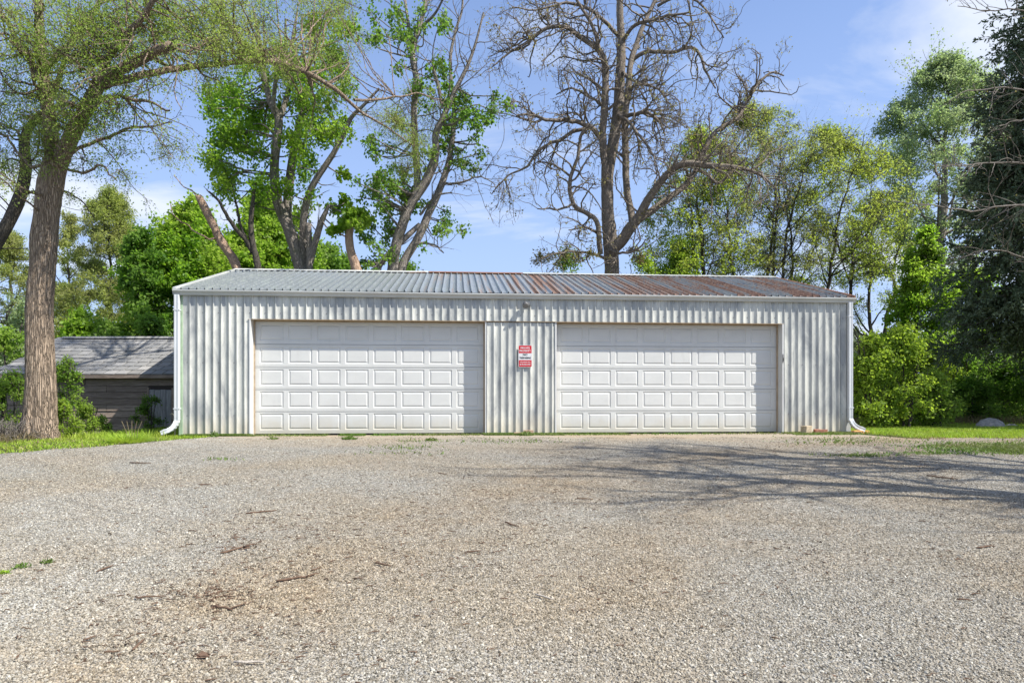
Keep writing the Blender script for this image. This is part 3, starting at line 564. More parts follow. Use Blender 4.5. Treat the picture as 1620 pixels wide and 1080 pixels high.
def tubes(P, R, k, lump=0.0, r=rng):                      # (N,n,3),(N,n) -> verts, quads
    N, n, _ = P.shape; T = np.empty_like(P); T[:, 1:-1] = P[:, 2:]-P[:, :-2]; T[:, 0] = P[:, 1]-P[:, 0]; T[:, -1] = P[:, -1]-P[:, -2]; T = unit(T)
    m = unit(P[:, -1]-P[:, 0]); ref = np.where(np.abs(m[:, 2:3]) > 0.75, np.array([[1., 0, 0]]), np.array([[0, 0, 1.]]))
    U = unit(np.cross(T, ref[:, None, :])); Vv = np.cross(T, U); a = np.arange(k)*2*np.pi/k
    rad = R[:, :, None]*(1+lump*r.standard_normal((N, n, k))) if lump else R[:, :, None]*np.ones((1, 1, k))
    X = P[:, :, None, :] + rad[..., None]*(np.cos(a)[None, None, :, None]*U[:, :, None, :]+np.sin(a)[None, None, :, None]*Vv[:, :, None, :])
    i, s, j = np.meshgrid(np.arange(N), np.arange(n-1), np.arange(k), indexing='ij'); b = i*n*k; j2 = (j+1) % k
    f = np.stack([b+s*k+j, b+s*k+j2, b+(s+1)*k+j2, b+(s+1)*k+j], -1).reshape(-1, 4); return X.reshape(-1, 3), f
def interp(P, R, idx, t):
    n = P.shape[1]; x = t*(n-1); i = np.minimum(x.astype(int), n-2); f = (x-i)[:, None]
    return P[idx, i]*(1-f)+P[idx, i+1]*f, R[idx, i]*(1-f[:, 0])+R[idx, i+1]*f[:, 0], unit(P[idx, i+1]-P[idx, i])
def spawn(P, R, counts, ln, r, tr=(0.2, 1.0), ang=(0.9, 0.25), n=6, wig=0.15, trop=(0, 0, 0), rf=0.6, rmax=1.0, rend=0.25, shrink=0.5):
    if np.isscalar(counts):
        L0 = np.linalg.norm(np.diff(P, axis=1), axis=2).sum(1); counts = r.poisson(np.maximum(counts*L0, 0.01))
    idx = np.repeat(np.arange(len(P)), counts); M = len(idx)
    if M == 0: return np.zeros((0, n, 3)), np.zeros((0, n))
    t = r.uniform(tr[0], tr[1], M); p0, r0, T = interp(P, R, idx, t)
    a = np.clip(r.normal(ang[0], ang[1], M), 0.1, 2.2)[:, None]; q = unit(np.cross(T, r.standard_normal((M, 3)))); d = T*np.cos(a)+q*np.sin(a)
    L = (np.asarray(ln)[idx] if not np.isscalar(ln) else ln)*r.uniform(0.5, 1.25, M)*(1-shrink*t); st = (L/(n-1))[:, None]; trop = np.array(trop, float)
    pts = [p0]; d = unit(d+trop)
    for _ in range(n-1): pts.append(pts[-1]+d*st); d = unit(d+wig*r.standard_normal((M, 3))+trop)
    P2 = np.stack(pts, 1); rs_ = np.minimum(r0*rf, rmax); return P2, rs_[:, None]*np.linspace(1, rend, n)[None, :]
def leaves(pos, L, Wd, r, droop=0.3, up=0.5, axis=None, lobed=False):
    M = len(pos); a = r.standard_normal((M, 3)); a[:, 2] -= droop
    if axis is not None: a = a*0.6+axis*1.4
    a = unit(a); nn = r.standard_normal((M, 3)); nn[:, 2] += up*2; s = unit(np.cross(a, nn)); nn = np.cross(s, a)
    l = (L*r.uniform(0.6, 1.25, M))[:, None]; w = l*(Wd/L)*0.5
    if not lobed:
        V = np.stack([pos, pos+a*l*0.5+s*w+nn*l*0.12, pos+a*l-nn*l*0.1, pos+a*l*0.5-s*w+nn*l*0.12], 1); return V.reshape(-1, 3), np.arange(M*4).reshape(M, 4)
    sh = [(0, 0), (0.55, 0.18), (0.95, 0.42), (0.55, 0.55), (0.62, 0.85), (0, 1.0), (-0.62, 0.85), (-0.55, 0.55), (-0.95, 0.42), (-0.55, 0.18)]
    V = np.stack([pos+a*l*y+s*w*x+nn*l*(0.15*abs(x)-0.12*y*y) for x, y in sh], 1); b = (np.arange(M)*10)[:, None]
    return V.reshape(-1, 3), np.concatenate([b+np.array([[0, 1, 2, 3]]), b+np.array([[0, 3, 5, 7]]), b+np.array([[3, 4, 5, 5]])[:, :4], b+np.array([[0, 7, 8, 9]]), b+np.array([[7, 5, 6, 7]])])
def leaves_lobed(pos, L, r, **k):
    V, f = leaves(pos, L, L, r, lobed=True, **k); tri = (f[:, 2] == f[:, 3]) | (f[:, 0] == f[:, 3]); return V, [f[~tri], f[tri][:, :3]]
def wig_limb(P, amp, r):
    n = len(P); w = np.cumsum(r.standard_normal((n, 3)), 0); w -= np.linspace(0, 1, n)[:, None]*w[-1]; w[0] = 0; return P+w*amp/np.sqrt(n)
class Tree:
    def __init__(s, name, base, label, cat, bark, leafm, group=None, seed=1):
        s.base = np.array(base, float); s.o = empty(name, tuple(s.base), 0, label=label, cat=cat, group=group); s.r = np.random.default_rng(seed)
        s.bark = bark; s.leafm = leafm; s.rs = 1.0; s.tv = []; s.bv = []; s.lv = []; s.limbP = []; s.limbR = []
    def _put(s, lst, V, f): lst.append((V, f if isinstance(f, list) else [f]))
    def limb(s, pts, Y, trunk=False, n=16, k=8, amp=0.0, lump=0.03, d=(0, 0), cut=False, keep=True, ridges=0):
        """traced limb: (px, py, radius px) at depth Y + d[0]..d[1]"""
        m = len(pts); P = []; R = []
        for i, p in enumerate(pts):
            dd = Y + d[0]+(d[1]-d[0])*(i/(m-1)); P.append(at(p[0], p[1], dd)); R.append(p[2]*dd/F*s.rs)
        P, R = resample(P, R, n); P = wig_limb(P, amp, s.r)
        if cut: P = np.concatenate([P, P[-1:]+0.01*unit(P[-1:]-P[-2:-1])]); R = np.append(R, 0.001)
        V, f = tubes(P[None], R[None], k, lump, s.r)
        if ridges:                                       # root flutes and long twisting ridges
            V = V.reshape(len(P), k, 3); a = np.arange(k)*2*np.pi/k; z = (P[:, 2]-P[0, 2])[:, None]
            q = 1+ridges*(np.sin(3*a+1+0.25*z)+0.8*np.sin(7*a+0.9*np.sin(z*1.1)+0.5*z)+0.7*np.sin(13*a-0.5*z+np.sin(2.3*z)))*(0.6+1.6*np.exp(-z*2.2)); V = P[:, None]+(V-P[:, None])*q[..., None]; V = V.reshape(-1, 3)
        s._put(s.tv, V, f)
        if cut: P, R = P[:-1], R[:-1]
        if keep: P2, R2 = resample(P, R, 16); s.limbP.append(P2); s.limbR.append(R2)
        return P, R
    def limb3(s, P, R, n=16, k=8, amp=0.0, lump=0.03, keep=True):
        P, R = resample(P, R, n); P = wig_limb(P, amp, s.r); V, f = tubes(P[None], R[None], k, lump, s.r); s._put(s.tv, V, f)
        if keep: P2, R2 = resample(P, R, 16); s.limbP.append(P2); s.limbR.append(R2)
        return P, R
    def arr(s): return np.array(s.limbP), np.array(s.limbR)
    def twigs(s, P, R, k=3):
        if len(P): V, f = tubes(P, R, k, 0, s.r); s._put(s.bv, V, f)
    def leaf(s, P, per_m, L, W, spread=0.05, tr=(0.1, 1), lobed=False, **k):
        if not len(P): return
        L0 = np.linalg.norm(np.diff(P, axis=1), axis=2).sum(1); idx = np.repeat(np.arange(len(P)), s.r.poisson(per_m*L0))
        t = s.r.uniform(tr[0], tr[1], len(idx)); p, _, T = interp(P, np.zeros(P.shape[:2]), idx, t); p = p+s.r.standard_normal(p.shape)*spread
        if lobed: s._put(s.lv, *leaves_lobed(p, L, s.r, **k))
        else: s._put(s.lv, *leaves(p, L, W, s.r, **k))
    def clumps(s, cs, Y, n_br=10, ln=0.9, per_m=60, L=0.1, W=0.08, spread=0.06, dj=1.2, trop=(0, 0, 0.02), lobed=False, connect=True, k2=5, wig=0.22, droop=0.3, dist_max=4.0, sub=0.55, up=0.5):
        """leafy boughs round given centres (px, py, radius px), each fed by a limb from the nearest wood"""
        LP, LR = s.arr(); fl_ = LP[:, 3:].reshape(-1, 3); fr = LR[:, 3:].reshape(-1)
        for c in cs:
            cx, cy, cr = c[:3]; Yc = Y+(c[3] if len(c) > 3 else s.r.uniform(-dj, dj)); ctr = at(cx, cy, Yc); rad = cr*Yc/F
            if connect:
                dd = np.linalg.norm((fl_-ctr)*np.array([1, 0.6, 1]), axis=1)+0.5*np.maximum(0, fl_[:, 2]-ctr[2]); j = np.argmin(dd); a = fl_[j]; r0 = min(fr[j]*0.5, 0.026)
                mid = (a+ctr)/2+s.r.standard_normal(3)*0.12*np.linalg.norm(ctr-a)+np.array([0, 0, -0.06])*np.linalg.norm(ctr-a)
                end = ctr+(ctr-a)/max(np.linalg.norm(ctr-a), 0.1)*rad*0.7; P, R = resample([a, mid, ctr, end], [r0, r0*0.75, r0*0.5, r0*0.2], 12); P = wig_limb(P, 0.03*np.linalg.norm(ctr-a), s.r)
                V, f = tubes(P[None], R[None], 4); s._put(s.bv, V, f)
            nb = max(3, int(n_br)); o = unit(s.r.standard_normal((nb, 3)))*np.array([1, 1, 0.85]); st = ctr+o*rad*0.15*s.r.uniform(0, 1, (nb, 1)); en = ctr+o*rad*s.r.uniform(0.6, 1.05, (nb, 1))
            t = np.linspace(0, 1, 6)[None, :, None]; B = st[:, None]*(1-t)+en[:, None]*t+s.r.standard_normal((nb, 6, 3))*rad*0.06; BR = np.full((nb, 6), 0.006)*np.linspace(1.2, 0.4, 6)
            s.twigs(B, BR); Q, QR = spawn(B, BR, np.full(nb, k2), rad*sub, s.r, (0.15, 1), (0.8, 0.3), 5, wig, trop, 0.6, 0.006, 0.4, 0.2); s.twigs(Q, QR)
            s.leaf(Q, per_m, L, W, spread, lobed=lobed, droop=droop, up=up); s.leaf(B, per_m*0.6, L, W, spread, (0.3, 1), lobed=lobed, droop=droop, up=up)
    def done(s, crown='crown', trunkname='trunk', twname='branches'):
        for lst, nm, m, sm in ((s.tv, trunkname, s.bark, True), (s.bv, twname, s.bark, False), (s.lv, crown, s.leafm, False)):
            if not lst: continue
            Vs = []; Fs = {}; b = 0
            for V, fl in lst:
                Vs.append(V)
                for f in fl:
                    if len(f): Fs.setdefault(f.shape[1], []).append(f+b)
                b += len(V)
            link(nm, npmesh(nm, np.concatenate(Vs)-s.base, [np.concatenate(x) for x in Fs.values()], sm), m, s.o)
        return s.o
TRI = [0]

BARK_ELM = m_bark('elm_bark', (0.109, 0.079, 0.058), (0.538, 0.416, 0.301), 1.15, 0.075, 1.2)
BARK_MAPLE = m_bark('maple_bark', (0.128, 0.113, 0.096), (0.422, 0.371, 0.320), 1.2, 0.22, 0.9, (0.17, 0.17, 0.10))
BARK_SNAG = m_bark('bare_snag_wood', (0.270, 0.162, 0.108), (0.634, 0.459, 0.338), 1.4, 0.15, 0.8)
BARK_CAT = m_bark('catalpa_bark', (0.116, 0.097, 0.077), (0.335, 0.284, 0.229), 1.2, 0.2, 0.8)
BARK_DARK = m_bark('dark_bark', (0.044, 0.038, 0.032), (0.124, 0.110, 0.091), 1.2, 0.25, 0.6)
BARK_TWIG = m_bark('pale_twig_bark', (0.12, 0.105, 0.09), (0.27, 0.24, 0.205), 2.0, 0.3, 0.4)
LF_ELM = m_leaf('elm_leaf', (0.156, 0.247, 0.046), (0.273, 0.390, 0.078), (0.351, 0.403, 0.117), 0.55)
LF_MAPLE = m_leaf('maple_leaf', (0.095, 0.205, 0.022), (0.235, 0.400, 0.038), (0.340, 0.450, 0.070), 0.62, 0.42)
LF_MAPLE2 = m_leaf('dark_maple_leaf', (0.064, 0.155, 0.022), (0.155, 0.290, 0.042), (0.230, 0.340, 0.065), 0.60)
LF_OLIVE = m_leaf('olive_leaf', (0.208, 0.260, 0.065), (0.351, 0.416, 0.117), (0.312, 0.312, 0.130), 0.55)
LF_YELLOW = m_leaf('yellow_green_leaf', (0.19, 0.27, 0.04), (0.33, 0.43, 0.07), (0.38, 0.41, 0.10), 0.62)
LF_SILVER = m_leaf('silver_leaf', (0.169, 0.260, 0.117), (0.299, 0.403, 0.195), (0.364, 0.416, 0.260), 0.55)
LF_BUD = m_leaf('tree_bud', (0.221, 0.195, 0.078), (0.299, 0.286, 0.104), (0.182, 0.130, 0.065), 0.45)
LF_SPRUCE = m_leaf('spruce_needles', (0.062, 0.098, 0.052), (0.135, 0.185, 0.110), (0.20, 0.25, 0.15), 0.2, 0.6, 1.2)
LF_SHRUB = m_leaf('shrub_leaf', (0.117, 0.234, 0.034), (0.247, 0.390, 0.062), (0.325, 0.442, 0.078), 0.60, 0.5, 1.0)
LF_SHRUBY = m_leaf('yellow_shrub_leaf', (0.208, 0.312, 0.039), (0.364, 0.494, 0.065), (0.182, 0.286, 0.046), 0.55, 0.5, 1.0)

# ---- the big elm at the left
Y = 13.0
tb = ground(65, 698)
T = Tree('elm_tree', tb, 'huge rough-barked elm forking low in front of the old shed', 'tree', BARK_ELM, LF_ELM, seed=11)
T.limb([(62, 708, 36), (63, 694, 29), (64, 655, 22.5), (65, 600, 20.5), (63, 540, 19.5), (63, 480, 18.5), (68, 420, 17.5), (70, 378, 19), (74, 340, 17.5), (80, 290, 18.5), (90, 250, 16)], Y, n=90, k=48, lump=0.016, ridges=0.05)
T.limb([(84, 268, 12), (81, 215, 11), (74, 160, 9.5), (66, 100, 8), (62, 40, 6.5), (60, -60, 4)], Y, n=30, k=12, d=(0, 0.6))
T.limb([(90, 268, 13), (110, 222, 11.5), (136, 172, 10.5), (158, 130, 9.5)], Y, n=24, k=14, d=(0, -0.5))
T.limb([(157, 134, 10), (180, 116, 9), (215, 98, 8.5), (245, 82, 8), (270, 74, 8.5)], Y, n=20, k=12, d=(-0.5, -1.0), cut=True)
T.limb([(165, 136, 7), (205, 124, 6), (250, 112, 5.4), (300, 104, 4.8), (355, 98, 4.3), (410, 94, 3.9), (445, 97, 4.2), (490, 115, 3.8), (535, 143, 3.3), (565, 172, 2.4), (610, 200, 1.5), (655, 232, 0.9)], Y, n=50, k=8, d=(-0.5, 4.0), amp=0.05)
T.limb([(156, 135, 7), (172, 90, 6), (205, 50, 5), (238, 8, 4), (262, -40, 3)], Y, n=20, d=(-0.5, -1.5), amp=0.05)
T.limb([(140, 168, 4), (185, 150, 3), (225, 160, 2.5), (268, 175, 1.5)], Y, n=20, k=6, d=(-0.4, -1.2), amp=0.08)
T.limb([(98, 248, 3.2), (135, 228, 2.8), (190, 207, 2.2), (240, 203, 1.6), (272, 193, 1)], Y, n=20, k=6, d=(0, 1), amp=0.10)
T.limb([(100, 262, 2.6), (130, 276, 2.2), (160, 262, 1.8), (185, 286, 1.0)], Y, n=16, k=6, d=(0, -0.8), amp=0.08)
T.limb([(72, 262, 3), (45, 254, 2.5), (10, 215, 1.8), (-30, 205, 1)], Y, n=16, k=6, d=(0, .5), amp=0.08)
T.limb([(66, 110, 6), (110, 70, 5), (150, 20, 4), (170, -40, 3)], Y, n=16, k=7, d=(0.2, 1.5), amp=0.08)
T.limb([(70, 140, 5), (35, 90, 4), (0, 30, 3), (-30, -40, 2)], Y, n=16, k=7, d=(0.2, 1.5), amp=0.08)
T.limb([(560, 158, 2.4), (600, 158, 2), (650, 150, 1.4), (700, 158, 0.8)], Y, n=12, k=5, d=(3.2, 4.5), amp=0.08)
A, AR = T.arr(); cl = np.array([0]+[1]*(len(A)-1))
a1, r1 = spawn(A[1:], AR[1:], 1.7, 1.5, T.r, (0.25, 1.0), (0.9, 0.3), 8, 0.20, (0, 0, -0.01), 0.5, 0.022, 0.3, 0.3); T.twigs(a1, r1, 4)
a2, r2 = spawn(a1, r1, 3.2, 0.75, T.r, (0.15, 1.0), (0.8, 0.3), 6, 0.22, (0, 0, -0.05), 0.55, 0.008, 0.35, 0.3); T.twigs(a2, r2)
a3, r3 = spawn(a2, r2, 3.5, 0.40, T.r, (0.1, 1.0), (0.7, 0.3), 5, 0.25, (0, 0, -0.10), 0.6, 0.004, 0.5, 0.2); T.twigs(a3, r3)
T.leaf(a3, 17, 0.048, 0.022, 0.03); T.leaf(a2, 8, 0.05, 0.025, 0.03)
cs = []
r_ = T.r
for (x0, x1, y0, y1, n, rr) in ((-20, 130, -20, 190, 26, 34), (120, 320, -20, 80, 20, 32), (280, 440, 5, 95, 17, 34), (110, 200, 60, 200, 8, 26), (430, 600, -20, 110, 15, 26), (60, 110, 120, 260, 7, 24), (560, 720, 150, 230, 5, 26), (100, 290, 150, 250, 6, 26), (-10, 60, 180, 300, 3, 24)):
    for _ in range(n):
        q_ = r_.uniform(x0, x1); cs.append((q_, r_.uniform(y0, y1), rr*r_.uniform(0.7, 1.3), r_.uniform(-1.2, 1.2)+max(0, (q_-300)*0.021)))
T.clumps(cs+[(a+r_.normal(0, 40), b+r_.normal(0, 30), c*1.2, d) for a, b, c, d in cs], Y, n_br=5, per_m=24, L=0.050, W=0.024, spread=0.08, dj=1.3, trop=(0, 0, -0.09), k2=6, sub=1.1)
T.clumps([(340, 70, 50, 0.3), (420, 80, 44, 1.2), (620, 190, 30, 3.9), (655, 225, 34, 4.3), (645, 265, 26, 4.4)], Y, n_br=16, per_m=30, L=0.04, W=0.018, spread=0.06, dj=0.4, trop=(0, 0, -0.22), k2=7, sub=1.0)
T.done()
# bare sucker tangle on the fork of the elm is wood only
T = Tree('elm_tree', at(-65, 700, 14.0)*np.array([1, 1, 0])+np.array([0, 0, -0.1]), 'dark curved elm leaning in from the left edge beside the huge elm', 'tree', BARK_DARK, LF_ELM, seed=12)
T.limb([(-65, 700, 17), (-60, 520, 15), (-35, 430, 12), (2, 372, 9.5), (30, 315, 9), (41, 265, 8), (38, 228, 7.5), (46, 200, 6.5), (68, 180, 5), (95, 120, 4), (110, 60, 3)], 14.0, n=50, k=12, d=(0, 0.6))
T.limb([(-58, 520, 9), (-80, 400, 8), (-60, 250, 6), (-40, 120, 4), (-20, 20, 3)], 14, n=24, k=8, amp=0.1, d=(0, 1))
T.limb([(40, 240, 2.4), (20, 205, 2), (-5, 190, 1.4)], 14, n=12, k=5, amp=0.1, d=(.3, 1))
T.limb([(32, 312, 2), (75, 300, 1.6), (120, 318, 1.2), (150, 345, .8)], 14.4, n=12, k=5, amp=0.1, d=(0, 1))
A, AR = T.arr(); a1, r1 = spawn(A, AR, 1.2, 1.2, T.r, (0.45, 1.0), (0.9, 0.3), 7, 0.22, (0, 0, 0), 0.5, 0.015, 0.3, 0.3); T.twigs(a1, r1, 4)
a2, r2 = spawn(a1, r1, 3.5, 0.6, T.r, (0.15, 1.0), (0.8, 0.3), 6, 0.25, (0, 0, -0.06), 0.55, 0.006, 0.35, 0.3); T.twigs(a2, r2); T.leaf(a2, 20, 0.05, 0.026, 0.04)
T.clumps([(r_.uniform(-20, 80), r_.uniform(150, 340), 26*r_.uniform(.7, 1.3)) for _ in range(8)], 14.5, n_br=8, per_m=30, L=0.05, W=0.024, spread=0.05, dj=1.0, trop=(0, 0, -0.12), sub=0.8)
T.done()

# ---- maple with the bright leaves (left one)
Y = 20.0
T = Tree('maple_tree', np.array([at(480, 432, Y)[0], Y, 0]), 'tall several-stemmed maple with thick bright green clumps behind the left door', 'tree', BARK_MAPLE, LF_MAPLE, seed=21); T.rs = 0.84
T.limb([(480, 700, 17), (480, 560, 15), (480, 440, 13.5)], Y, n=16, k=14)
T.limb([(480, 445, 12), (472, 410, 12), (457, 362, 11), (440, 322, 9.5), (434, 272, 8.5), (438, 221, 8), (441, 187, 7.5), (427, 160, 5.5), (416, 111, 4.5), (410, 60, 3.5), (400, 10, 2)], Y, n=44, k=10, d=(0, -0.8))
T.limb([(441, 190, 5.5), (452, 160, 5), (460, 119, 4.5), (462, 70, 3.5), (470, 20, 2)], Y, n=20, k=8, d=(-0.5, 0))
T.limb([(432, 180, 4.2), (436, 130, 4), (450, 90, 3), (452, 30, 2)], Y, n=20, k=7, d=(-0.6, -1.5))
T.limb([(470, 412, 9), (455, 350, 9), (457, 300, 8.5), (464, 245, 7.5), (474, 196, 6.5), (483, 158, 5), (487, 120, 4), (495, 60, 2.5)], Y, n=36, k=9, d=(0, 0.9))
T.limb([(482, 420, 7), (479, 385, 7), (481, 341, 7), (489, 307, 6.5), (502, 281, 6), (525, 247, 5.2), (543, 213, 4.8), (556, 186, 4), (574, 168, 3), (600, 140, 2)], Y, n=36, k=8, d=(0, -1))
T.limb([(490, 430, 6), (489, 390, 6), (488, 353, 5.5)], Y, n=12, k=8, d=(-0.2, -0.4), cut=True)
T.limb([(490, 415, 7), (498, 385, 6.5), (508, 352, 6), (520, 325, 3)], Y, n=12, k=8, d=(-0.2, -0.6))
cs = [(345, 150, 26), (360, 190, 32), (380, 130, 26), (350, 240, 30), (385, 235, 36), (405, 190, 30), (375, 280, 26),  (430, 300, 18), (436, 300, 17), (425, 145, 22), (470, 150, 26), (500, 110, 26), (510, 150, 22), (495, 200, 28), (520, 215, 22), (460, 215, 24), (480, 245, 22), (478, 120, 22), (520, 90, 20), (445, 90, 22), (400, 90, 20), (480, 320, 12), (475, 262, 14), (360, 215, 26), (340, 205, 18), (408, 292, 15), (398, 215, 30), (540, 200, 14), (500, 60, 22), (540, 40, 20), (375, 160, 26), (425, 185, 22), (490, 170, 22), (455, 130, 22), (535, 130, 18), (355, 265, 18)]
T.clumps([(a+T.r.normal(0, 14), b+T.r.normal(0, 13), c*T.r.uniform(.45, .85)) for a, b, c in cs for _ in range(3)], Y, n_br=6, per_m=36, L=0.082, W=0.078, spread=0.12, dj=1.6, lobed=True, trop=(0, 0, -0.05), sub=0.65, droop=0.9)
T.clumps([(540, 275, 12), (526, 330, 14), (545, 350, 14), (575, 338, 14), (548, 318, 10), (565, 355, 10)], Y, n_br=5, per_m=34, L=0.12, W=0.12, spread=0.05, dj=0.8, lobed=True, trop=(0, 0, -0.05), sub=0.6, droop=0.9)
A, AR = T.arr(); a1, r1 = spawn(A[1:], AR[1:], 1.9, 1.3, T.r, (0.2, 1.0), (0.9, 0.3), 7, 0.22, (0, 0, 0.02), 0.45, 0.020, 0.25, 0.4); T.twigs(a1, r1, 4)
a2, r2 = spawn(a1, r1, 2.4, 0.6, T.r, (0.15, 1.0), (0.8, 0.3), 5, 0.25, (0, 0, 0.02), 0.5, 0.006, 0.35, 0.3); T.twigs(a2, r2)
T.done()
# snags and small dark tree beside it
T = Tree('dead_snag', np.array([at(385, 432, 18.8)[0], 19.2, 0]), 'leaning broken snag left of the bright maple above the roof end', 'dead tree', BARK_SNAG, None, seed=22)
T.limb([(400, 660, 9), (388, 520, 8), (376, 428, 7), (351, 383, 6.5), (334, 349, 6), (322, 325, 6), (314, 311, 5.5)], 19.2, n=40, k=10, cut=True, lump=0.07)
T.limb([(345, 372, 2), (330, 372, 1.5), (300, 350, 1), (270, 322, .6)], 19.2, n=12, k=5, amp=.15, d=(0, -.5)); T.limb([(318, 322, 1.5), (300, 300, 1), (275, 278, .6)], 19.2, n=10, k=5, amp=.1)
A, AR = T.arr(); a1, r1 = spawn(A, AR, 1.0, 0.7, T.r, (0.55, 1), (0.9, .3), 6, 0.25, (0, 0, 0.03), 0.4, 0.012, 0.25); T.twigs(a1, r1, 4); T.done()
T = Tree('small_tree', np.array([at(408, 432, 19)[0], 19.0, 0]), 'slim dark crooked tree between the broken snag and the bright maple', 'tree', BARK_DARK, LF_MAPLE, seed=23)
T.limb([(410, 660, 7), (410, 520, 6), (408, 426, 5.5), (403, 400, 5), (398, 375, 4.5), (397, 345, 4), (400, 320, 3.2), (403, 296, 2)], 19.0, n=30, k=8)
T.limb([(400, 400, 4), (388, 378, 3.8), (375, 364, 3.4), (360, 345, 3), (345, 318, 2.2), (330, 303, 1.4)], 19, n=20, k=7, d=(0, -.5), amp=.05)
T.limb([(388, 378, 2.4), (380, 345, 2.2), (372, 318, 1.8), (366, 285, 1.2)], 19, n=16, k=6, d=(-.1, .5), amp=.08)
A, AR = T.arr(); a1, r1 = spawn(A, AR, 2.6, 0.9, T.r, (0.5, 1), (0.8, .3), 7, 0.25, (0, 0, 0.05), 0.5, 0.012, 0.25); T.twigs(a1, r1, 4); a2, r2 = spawn(a1, r1, 2.5, 0.4, T.r, (0.2, 1), (0.8, .3), 5, 0.25, (0, 0, 0.03), 0.5, 0.006, 0.35); T.twigs(a2, r2)
T.done()
T = Tree('dead_snag', np.array([at(564, 430, 19)[0], 19.0, 0]), 'short reddish broken trunk standing between the two big maples', 'dead tree', BARK_SNAG, LF_MAPLE, seed=24)
T.limb([(585, 660, 10), (575, 520, 9), (564, 428, 8), (556, 402, 7), (552, 378, 6.5), (554, 352, 6)], 19, n=30, k=10, cut=True, lump=0.06)
T.clumps([(545, 345, 14), (568, 350, 14), (530, 362, 12), (556, 332, 12), (582, 345, 10)], 19, n_br=6, per_m=36, L=0.12, W=0.12, spread=0.05, dj=0.5, lobed=True, trop=(0, 0, -0.05), sub=0.6, droop=0.9)
T.done()

# ---- second maple, leaning right
Y = 19.5
T = Tree('maple_tree', np.array([at(625, 432, Y)[0], Y, 0]), 'tall open maple with splayed grey stems behind the middle of the roof', 'tree', BARK_MAPLE, LF_MAPLE2, seed=31); T.rs = 0.72
T.limb([(622, 700, 20), (622, 560, 18), (624, 440, 16)], Y, n=16, k=14)
T.limb([(618, 450, 12), (621, 425, 12), (628, 383, 11.5), (649, 324, 11), (672, 290, 10.5), (684, 262, 10), (690, 238, 8), (689, 213, 7.5), (703, 182, 6.5), (718, 147, 5), (738, 108, 4), (752, 70, 3), (765, 20, 2)], Y, n=50, k=10, d=(0, -0.7))
T.limb([(658, 310, 8), (660, 278, 8), (657, 235, 7.5), (655, 170, 7), (659, 128, 7), (653, 95, 6.5), (655, 70, 6), (666, 36, 5), (676, -10, 4)], Y, n=40, k=9, d=(-0.2, 0.9))
T.limb([(653, 85, 4.5), (648, 50, 4), (642, 10, 3), (640, -20, 2.5)], Y, n=14, k=7, d=(0.9, 1.5))
T.limb([(664, 45, 3.5), (688, 22, 3), (705, -10, 2)], Y, n=12, k=6, d=(0.9, 0.2))
T.limb([(632, 440, 10), (640, 412, 9.5), (662, 375, 9), (678, 338, 8.5), (692, 308, 8), (706, 270, 7), (713, 240, 6), (717, 205, 5.5), (718, 165, 4.5), (713, 120, 3.8), (713, 85, 3.4), (722, 45, 3), (731, 15, 2.4), (732, -30, 1.8)], Y, n=50, k=9, d=(0, 0.6))
T.limb([(598, 440, 8), (600, 420, 7.5), (625, 392, 7), (648, 370, 6.5), (664, 355, 5)], Y, n=20, k=8, d=(-.3, 0.1))
T.limb([(700, 172, 4), (694, 140, 4), (688, 118, 3.5), (684, 98, 3)], Y, n=14, k=7, d=(-.6, -.9), cut=True)
T.limb([(706, 290, 3), (728, 288, 2.4), (760, 275, 1.6), (790, 300, .8)], Y, n=16, k=6, amp=.12, d=(.2, -.6))
T.limb([(655, 388, 3.5), (672, 386, 3), (690, 388, 2), (702, 400, 1)], Y, n=12, k=6, amp=.05, d=(0, -.5))
T.limb([(664, 340, 3), (690, 310, 2.5), (715, 305, 1.4)], Y, n=12, k=6, amp=.05, d=(0, -.5))
cs = [(590, 245, 14), (600, 262, 16), (615, 280, 16), (640, 268, 14), (600, 300, 18), (622, 318, 16), (590, 320, 14), (612, 345, 14), (640, 300, 14), (625, 360, 12), (582, 228, 10), (598, 395, 13), (585, 380, 10), (578, 402, 10), (700, 130, 20), (735, 150, 18), (742, 185, 16), (770, 165, 16), (788, 180, 12), (725, 205, 14), (760, 205, 10), (720, 240, 14), (745, 250, 10), (672, 140, 12), (668, 110, 14), (640, 200, 10), (700, 215, 12), (598, 22, 14), (618, 38, 14), (640, 30, 12), (690, 15, 16), (705, 38, 14), (590, 60, 10), (700, 340, 12), (712, 352, 10), (668, 330, 10), (690, 366, 8), (580, 280, 12), (682, 242, 12), (640, 60, 10), (620, 60, 12), (600, 425, 8), (732, 172, 14), (710, 150, 14), (600, 360, 10)]
T.clumps([(a+T.r.normal(0, 13), b+T.r.normal(0, 13), c*T.r.uniform(.5, 1.0)) for a, b, c in cs for _ in range(3)], Y, n_br=5, per_m=25, L=0.082, W=0.078, spread=0.08, dj=1.6, lobed=True, trop=(0, 0, -0.05), sub=0.65, droop=0.9)
A, AR = T.arr(); a1, r1 = spawn(A[1:], AR[1:], 2.6, 1.6, T.r, (0.3, 1.0), (0.9, 0.3), 8, 0.2, (0, 0, 0.04), 0.45, 0.022, 0.25, 0.4); T.twigs(a1, r1, 4)
a2, r2 = spawn(a1, r1, 3.4, 0.7, T.r, (0.15, 1.0), (0.8, 0.3), 6, 0.22, (0, 0, 0.0), 0.5, 0.010, 0.35, 0.3); T.twigs(a2, r2)
T.done()

